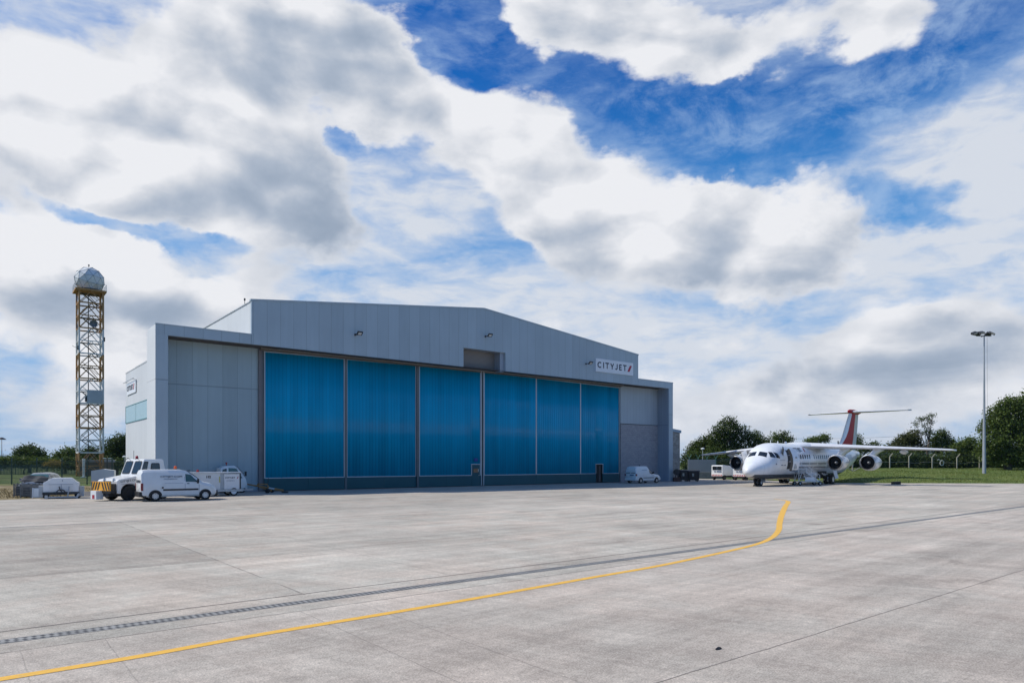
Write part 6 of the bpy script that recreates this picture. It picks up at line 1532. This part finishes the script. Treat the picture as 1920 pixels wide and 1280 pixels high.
bare = [(1717, 794, 4, 2.5), (1726, 787, 5, 3), (1738, 783, 5, 3), (1748, 779, 5, 2), (1744, 790, 4, 4), (1733, 797, 4, 3), (1742, 808, 6, 9)]
tree('dead_tree', 'half dead tree with bare branches rising above the other trees under the right wing', 'tree', 1738, 127, bare, 'leafA', .26, .9, RG, gap=.6, base_r=.22)
tree('broadleaf_tree', 'low tree filling the gap left of the floodlight mast', 'tree', 1808, 122, [(1797, 840, 10, 9), (1810, 832, 11, 10), (1820, 826, 8, 9), (1806, 852, 18, 14), (1828, 846, 14, 18)], 'leafB', .34, 1.1, RG, gap=.3)
tree('broadleaf_tree', 'huge leafy tree at the right edge behind the floodlight mast', 'tree', 1890, 108, [(1868, 778, 16, 16), (1893, 758, 16, 14), (1880, 768, 14, 14), (1913, 764, 18, 18), (1935, 755, 20, 22), (1856, 800, 18, 18), (1885, 796, 26, 24), (1918, 800, 28, 30), (1862, 826, 22, 20), (1900, 832, 34, 26), (1945, 815, 34, 44), (1850, 846, 18, 18), (1888, 856, 30, 18), (1930, 856, 30, 18)], 'leafB', .34, 1.0, RG, gap=.3, base_r=.6)
hedge('thick green undergrowth along the back of the concrete post fence', (1640, 1960), 121, 848, 882, 'leafA', .32, .9, amp=6, step=14)
# ------------------------------------------------------------------ FENCES
def mesh_panel(w, h, z0, step, r, hor=(), material='greenst'):
    b = MB(); n = int(w / step)
    for i in range(n): b.box(i * step, i * step + r, 0, r, z0, z0 + h)
    for z in hor: b.box(0, w, -r, 0, z, z + r * 1.6)
    return b
FA = thing('mesh_fence', 'tall dark green welded mesh fence behind the verge at the left', 'fence', (at(-25, 900, 69.6).x, 69.6, 0))
w = 2.56; proto = mesh_panel(w - .08, 2.35, .08, .085, .014, (.1, .62, 1.2, 1.8, 2.4)).build('mesh_panel', 'greenst', FA); pp = MB().box(-.045, .045, -.045, .045, 0, 2.72).build('post', 'greenst', FA)
for i in range(6):
    a = proto if i == 0 else proto.copy(); c = pp if i == 0 else pp.copy()
    for o in ((a, c) if i else ()): COL.objects.link(o); o.parent = FA
    a.location = (i * w + .04, 0, 0); c.location = (i * w, 0, 0)
FB = thing('boundary_fence', 'lower dark fence farther back across the green field at the left', 'fence', (at(-30, 889, 130).x, 130, 0))
w = 3.0; proto = mesh_panel(w - .06, 1.75, .02, .07, .022, (.05, .9, 1.72)).build('mesh_panel', 'greenst', FB); pp = MB().box(-.05, .05, -.05, .05, 0, 2.0).build('post', 'greenst', FB)
for i in range(10):
    a = proto if i == 0 else proto.copy(); c = pp if i == 0 else pp.copy()
    for o in ((a, c) if i else ()): COL.objects.link(o); o.parent = FB
    a.location = (i * w + .03, 0, 0); c.location = (i * w, 0, 0)
# concrete post fence on the bank
Zf = 114
xs = [1330, 1375, 1420, 1465, 1510, 1553, 1580, 1624, 1668.5, 1704.5, 1748, 1794.5, 1836.7, 1883.6, 1930]
P = [(( x - 960) / 1280 * Zf) for x in xs]
FC_ = thing('post_fence', 'perimeter fence of cranked concrete posts and green chain link on the grass bank', 'fence', (P[0], Zf, 0))
pm = MB(); pm.box(-.07, .07, -.07, .07, -.3, 2.0); pm.bar((0, 0, 1.97), (.30, -.28, 2.5), .12); post = pm.build('post', 'post', FC_)
for i, x in enumerate(P):
    o = post if i == 0 else post.copy()
    if i: COL.objects.link(o); o.parent = FC_
    o.location = (x - P[0], 0, ground_z(x, Zf))
for i, (a, c) in enumerate(zip(P, P[1:])):
    za, zc = ground_z(a, Zf), ground_z(c, Zf); b = MB(); n = int((c - a) / .13)
    for k in range(1, n):
        t = k / n; x = (a + (c - a) * t) - P[0]; z = za + (zc - za) * t; b.box(x, x + .010, .08, .09, z + .05, z + 1.9)
    for h in (.1, .55, 1.0, 1.45, 1.9): b.bar((a - P[0], .075, za + h), (c - P[0], .075, zc + h), .016)
    b.build('chain_link', 'greenst', FC_)
    b = MB()
    for h, dx, dy in ((2.12, .08, -.07), (2.32, .19, -.17), (2.5, .3, -.27)): b.bar((a - P[0] + dx, dy, za + h), (c - P[0] + dx, dy, zc + h), .014)
    b.build('barbed_wire', 'galv', FC_)
b = MB(); pts = []
x0, x1 = P[7] - P[0], P[-1] - P[0]; n = 70
for i in range(n + 1):
    x = x0 + (x1 - x0) * i / n; pts.append((x, -.05, ground_z(x + P[0], Zf) + 1.02 + .14 * math.sin(x * 1.25) * math.sin(x * .37 + 1)))
b.path(pts, .022, 5); o = b.build('sagging_cable', 'post'); o.location = (P[0], Zf, 0); tag(o, 'pale sagging cable hung in waves along the concrete post fence', 'cable')
c = at(1766, 867.5, Zf - .3)
b = MB(); nn = 20
for i in range(nn):
    a0, a1 = 2 * math.pi * i / nn, 2 * math.pi * (i + 1) / nn; b.tube((.30 * math.cos(a0), 0, .42 * math.sin(a0)), (.30 * math.cos(a1), 0, .42 * math.sin(a1)), .075, n=6)
b.bar((-.45, 0, .62), (-.75, 0, .5), .1); b.bar((-.4, 0, .55), (-.2, 0, .3), .08)
o = b.build('hose_coil', mat('pale_hose', (.50, .49, .44), .7)); o.location = c; tag(o, 'pale coiled loop of hose hanging on the concrete post fence', 'coil')
# green Y-topped posts behind the screen wall
FY = thing('security_fence', 'green security fence with Y shaped tops showing above the grey screen wall', 'fence', (at(1283, 880, 101).x, 101, 0))
pm = MB(); pm.box(-.05, .05, -.05, .05, 0, 2.9); pm.bar((0, 0, 2.85), (-.34, 0, 3.45), .055); pm.bar((0, 0, 2.85), (.34, 0, 3.45), .055); post = pm.build('post', mat('pale_green_steel', (.12, .26, .19), .5), FY)
for i in range(4):
    o = post if i == 0 else post.copy()
    if i: COL.objects.link(o); o.parent = FY
    o.location = (.75 + i * 1.28 * 1.02, 0, 0)
mesh_panel(9.0, 2.7, .1, .1, .014, (.2, 1.4, 2.7, 2.9)).build('mesh_panel', 'greenst', FY)
# ------------------------------------------------------------------ MASTS AND SMALL THINGS
M['mastgrey'] = mat('mast_grey', (.30, .32, .35), .5, .3, var=.1)
def mast(px, Z, ytop, r0, label, heads, name='floodlight_mast'):
    X = (px - 960) / 1280 * Z; zb = ground_z(X, Z); zt = at(px, ytop, Z).z
    t = thing(name, label, 'light mast', (X, Z, zb - .05)); h = zt - zb
    b = MB(); b.smooth = True
    b.tube((0, 0, 0), (0, 0, h * .35), r0, r0 * .72, 12); b.tube((0, 0, h * .35), (0, 0, h * .68), r0 * .68, r0 * .45, 12); b.tube((0, 0, h * .68), (0, 0, h), r0 * .42, r0 * .28, 12); b.build('pole', 'mastgrey', t, smooth=True, autos=30)
    b = MB(); b.bar((-1.1 * heads, 0, h - .15), (1.0 * heads, 0, h - .15), .09); b.bar((0, -.6 * heads, h - .15), (0, .6 * heads, h - .15), .09); b.build('crossarm', 'dark', t)
    return t, h
t, h = mast(1845.3, 95, 627, .24, 'tall galvanised floodlight mast on the grass bank at the right', 1)
for x, y, a in ((-1.35, 0, -20), (-.62, -.3, -8), (-.55, .45, 8), (1.0, 0, 24), (.85, .4, 18)):
    b = MB(); b.T = Matrix.Translation((x, y, h + .12)) @ Matrix.Rotation(R(a), 4, 'Y') @ Matrix.Rotation(R(25 if y <= 0 else -25), 4, 'X'); b.prism([(-.36, -.02), (.36, -.02), (.30, .26), (-.30, .26)], -.28, .28); b.build('lamp_head', 'dark', t)
    b = MB(); b.T = Matrix.Translation((x, y, h + .12)) @ Matrix.Rotation(R(a), 4, 'Y') @ Matrix.Rotation(R(25 if y <= 0 else -25), 4, 'X'); b.box(-.27, .27, -.294, -.282, .02, .23); b.build('lens', 'alu', t)
b = MB(); b.tube((.35, -.1, h - .4), (.38, -.12, 2), .012, n=5); b.build('halyard', 'dark', t)
t, h = mast(3.3, 190, 822, .20, 'far thin light mast beyond the fields at the extreme left', .9)
b = MB(); b.smooth = True; b.lathe([(0, 1.1), (.3, .8), (.6, .2)], (0, 0, h - .2), 'z', 14); b.build('lamp_crown', 'dark', t)
def street_lamp(px, Z, ytop, label, arm=.0):
    X = (px - 960) / 1280 * Z; zt = at(px, ytop, Z).z
    t = thing('street_lamp', label, 'street lamp', (X, Z, 0), group='small lamp posts')
    b = MB(); b.tube((0, 0, 0), (0, 0, zt), .06, .04, 8); b.build('pole', 'galv', t)
    b = MB(); b.smooth = True; b.lathe([(-.05, .10), (.0, .26), (.12, .28), (.2, .16), (.24, .02)], (0, 0, zt), 'z', 14); b.build('lamp_shade', 'lens', t, smooth=True)
street_lamp(1317.5, 99, 842, 'small white topped lamp post behind the grey screen wall')
street_lamp(233.5, 95, 857, 'small white topped lamp post beside the hangar end wall')
X = at(157, 893, 104)
b = MB(); b.smooth = True; b.tube((0, 0, 0), (0, 0, 2.75), .16, n=12); b.tube((0, 0, 2.75), (0, 0, 2.85), .20, n=12); b.box(-.3, .3, -.3, .3, -.02, .1)
o = b.build('white_pipe', 'towwhite'); o.location = (X.x, 104, 0); tag(o, 'white upright pipe standing at the foot of the radar tower', 'pipe')
X = at(201, 880, 86)
t = thing('aerial_post', 'dark post with two short white arms between the radar tower and the hangar', 'post', (X.x, 86, 0))
b = MB(); b.tube((0, 0, 0), (0, 0, 2.8), .07, n=8); b.build('post', 'dark', t); b = MB(); b.bar((-.5, 0, 2.8), (-.1, 0, 2.76), .08); b.build('arm', 'white', t); b = MB(); b.bar((.1, 0, 2.76), (.5, 0, 2.8), .08); b.build('arm', 'white', t)
# low site hut behind the tower
X = at(160, 880, 116)
t = thing('site_hut', 'low brown hut with pale roof behind the foot of the radar tower', 'hut', (X.x, 116, 0))
b = MB(); b.box(-1.2, 3.1, 0, 3, 0, 2.35); b.build('wall', mat('hut_brown', (.13, .10, .08), .8, var=.2), t); b = MB(); b.prism([(-1.4, 2.35), (3.3, 2.35), (3.1, 2.75), (-1.1, 2.75)], -.2, 3.2); b.build('roof', mat('hut_roof', (.30, .29, .28), .8), t)
# white cross-shaped marker beyond the engines
X = at(1598.5, 882, 100); zg = ground_z(X.x, 100)
t = thing('marker_frame', 'white timber post frame with slanting struts on the bank between the two near engines', 'frame', (X.x, 100, zg))
b = MB(); b.box(-.07, .07, -.07, .07, 0, 1.65); b.build('post', 'post', t)
b = MB(); b.bar((-.42, 0, .98), (.25, 0, .98), .08); b.build('crossbar', 'post', t)
b = MB(); b.bar((-1.05, -.2, .62), (-.1, -.1, .05), .10); b.build('strut', 'post', t)
b = MB(); b.bar((.1, -.1, .05), (1.0, -.2, .55), .10); b.build('strut', 'post', t)
# overhead wire between the trees, far behind
b = MB(); p0, p1 = at(1400, 820, 300), at(1760, 813, 300); pts = [p0.lerp(p1, i / 20) + Vector((0, 0, -1.2 * (1 - (i / 10 - 1) ** 2))) for i in range(21)]
b.path(pts, .045, 5); tag(b.build('overhead_wire', 'dark'), 'thin dark overhead wire crossing the sky behind the airliner tail', 'wire')
# grass tufts on the bank and the verge
def tufts(name, n, sampler, hgt, material):
    P = []; 
    while len(P) < n:
        x, y = sampler(); P.append((x, y, ground_z(x, y) + (0 if x < 33.5 else .02)))
    P = np.array(P); a = nrg.uniform(0, math.pi, n); hh = hgt * nrg.uniform(.5, 1.3, n); w_ = .022 + .03 * nrg.random(n)
    dx, dy = np.cos(a) * w_, np.sin(a) * w_; lean = nrg.normal(0, .35, (n, 2)) * hh[:, None]
    v = np.stack([P + np.stack([-dx, -dy, -.02 * np.ones(n)], 1), P + np.stack([dx, dy, -.02 * np.ones(n)], 1), P + np.stack([lean[:, 0], lean[:, 1], hh], 1)], 1).reshape(-1, 3)
    me = bpy.data.meshes.new(name); me.from_pydata(v.tolist(), [], [(3 * i, 3 * i + 1, 3 * i + 2) for i in range(n)]); me.materials.append(M[material])
    o = bpy.data.objects.new(name, me); COL.objects.link(o); return tag(o, kind='stuff')
M['tuftG'] = leaf_mat('tuft_green', (.100, .140, .028), (.160, .180, .045), .35)
M['tuftD'] = leaf_mat('tuft_dry', (.15, .12, .06), (.24, .19, .10), .3)
def sb():
    while True:
        x = 34 + 130 * rng.random() ** 1.0; e = 73.1 - (x - 55) * .04 if x > 55 else 75.1 - (x - 37.5) * .115
        y = e + .15 + 42 * rng.random() ** 1.3
        if x > 36 or y > 78: return x, y
tag(tufts('grass', 70000, sb, .13, 'tuftG'), 'rough green grass growing over the bank behind the airliner', 'grass')
def sv():
    t = rng.random(); u = -44 + 42.5 * rng.random(); v_ = 50.3 + 14 * rng.random() ** 1.5
    p = pl_(u, v_)
    return p
def sv2():
    while True:
        u = -44 + 53.5 * rng.random(); v_ = 50.7 + 20 * rng.random() ** 1.4; x, y = pl_(u, v_)
        if v_ < 52.8 + .0 and u > 1.2: continue
        if u > 5.2 and v_ < 62.3: continue
        if y < 69.2: return x, y
tag(tufts('dry_grass', 11000, sv2, .13, 'tuftD'), 'dry yellow grass growing along the verge at the left', 'grass')
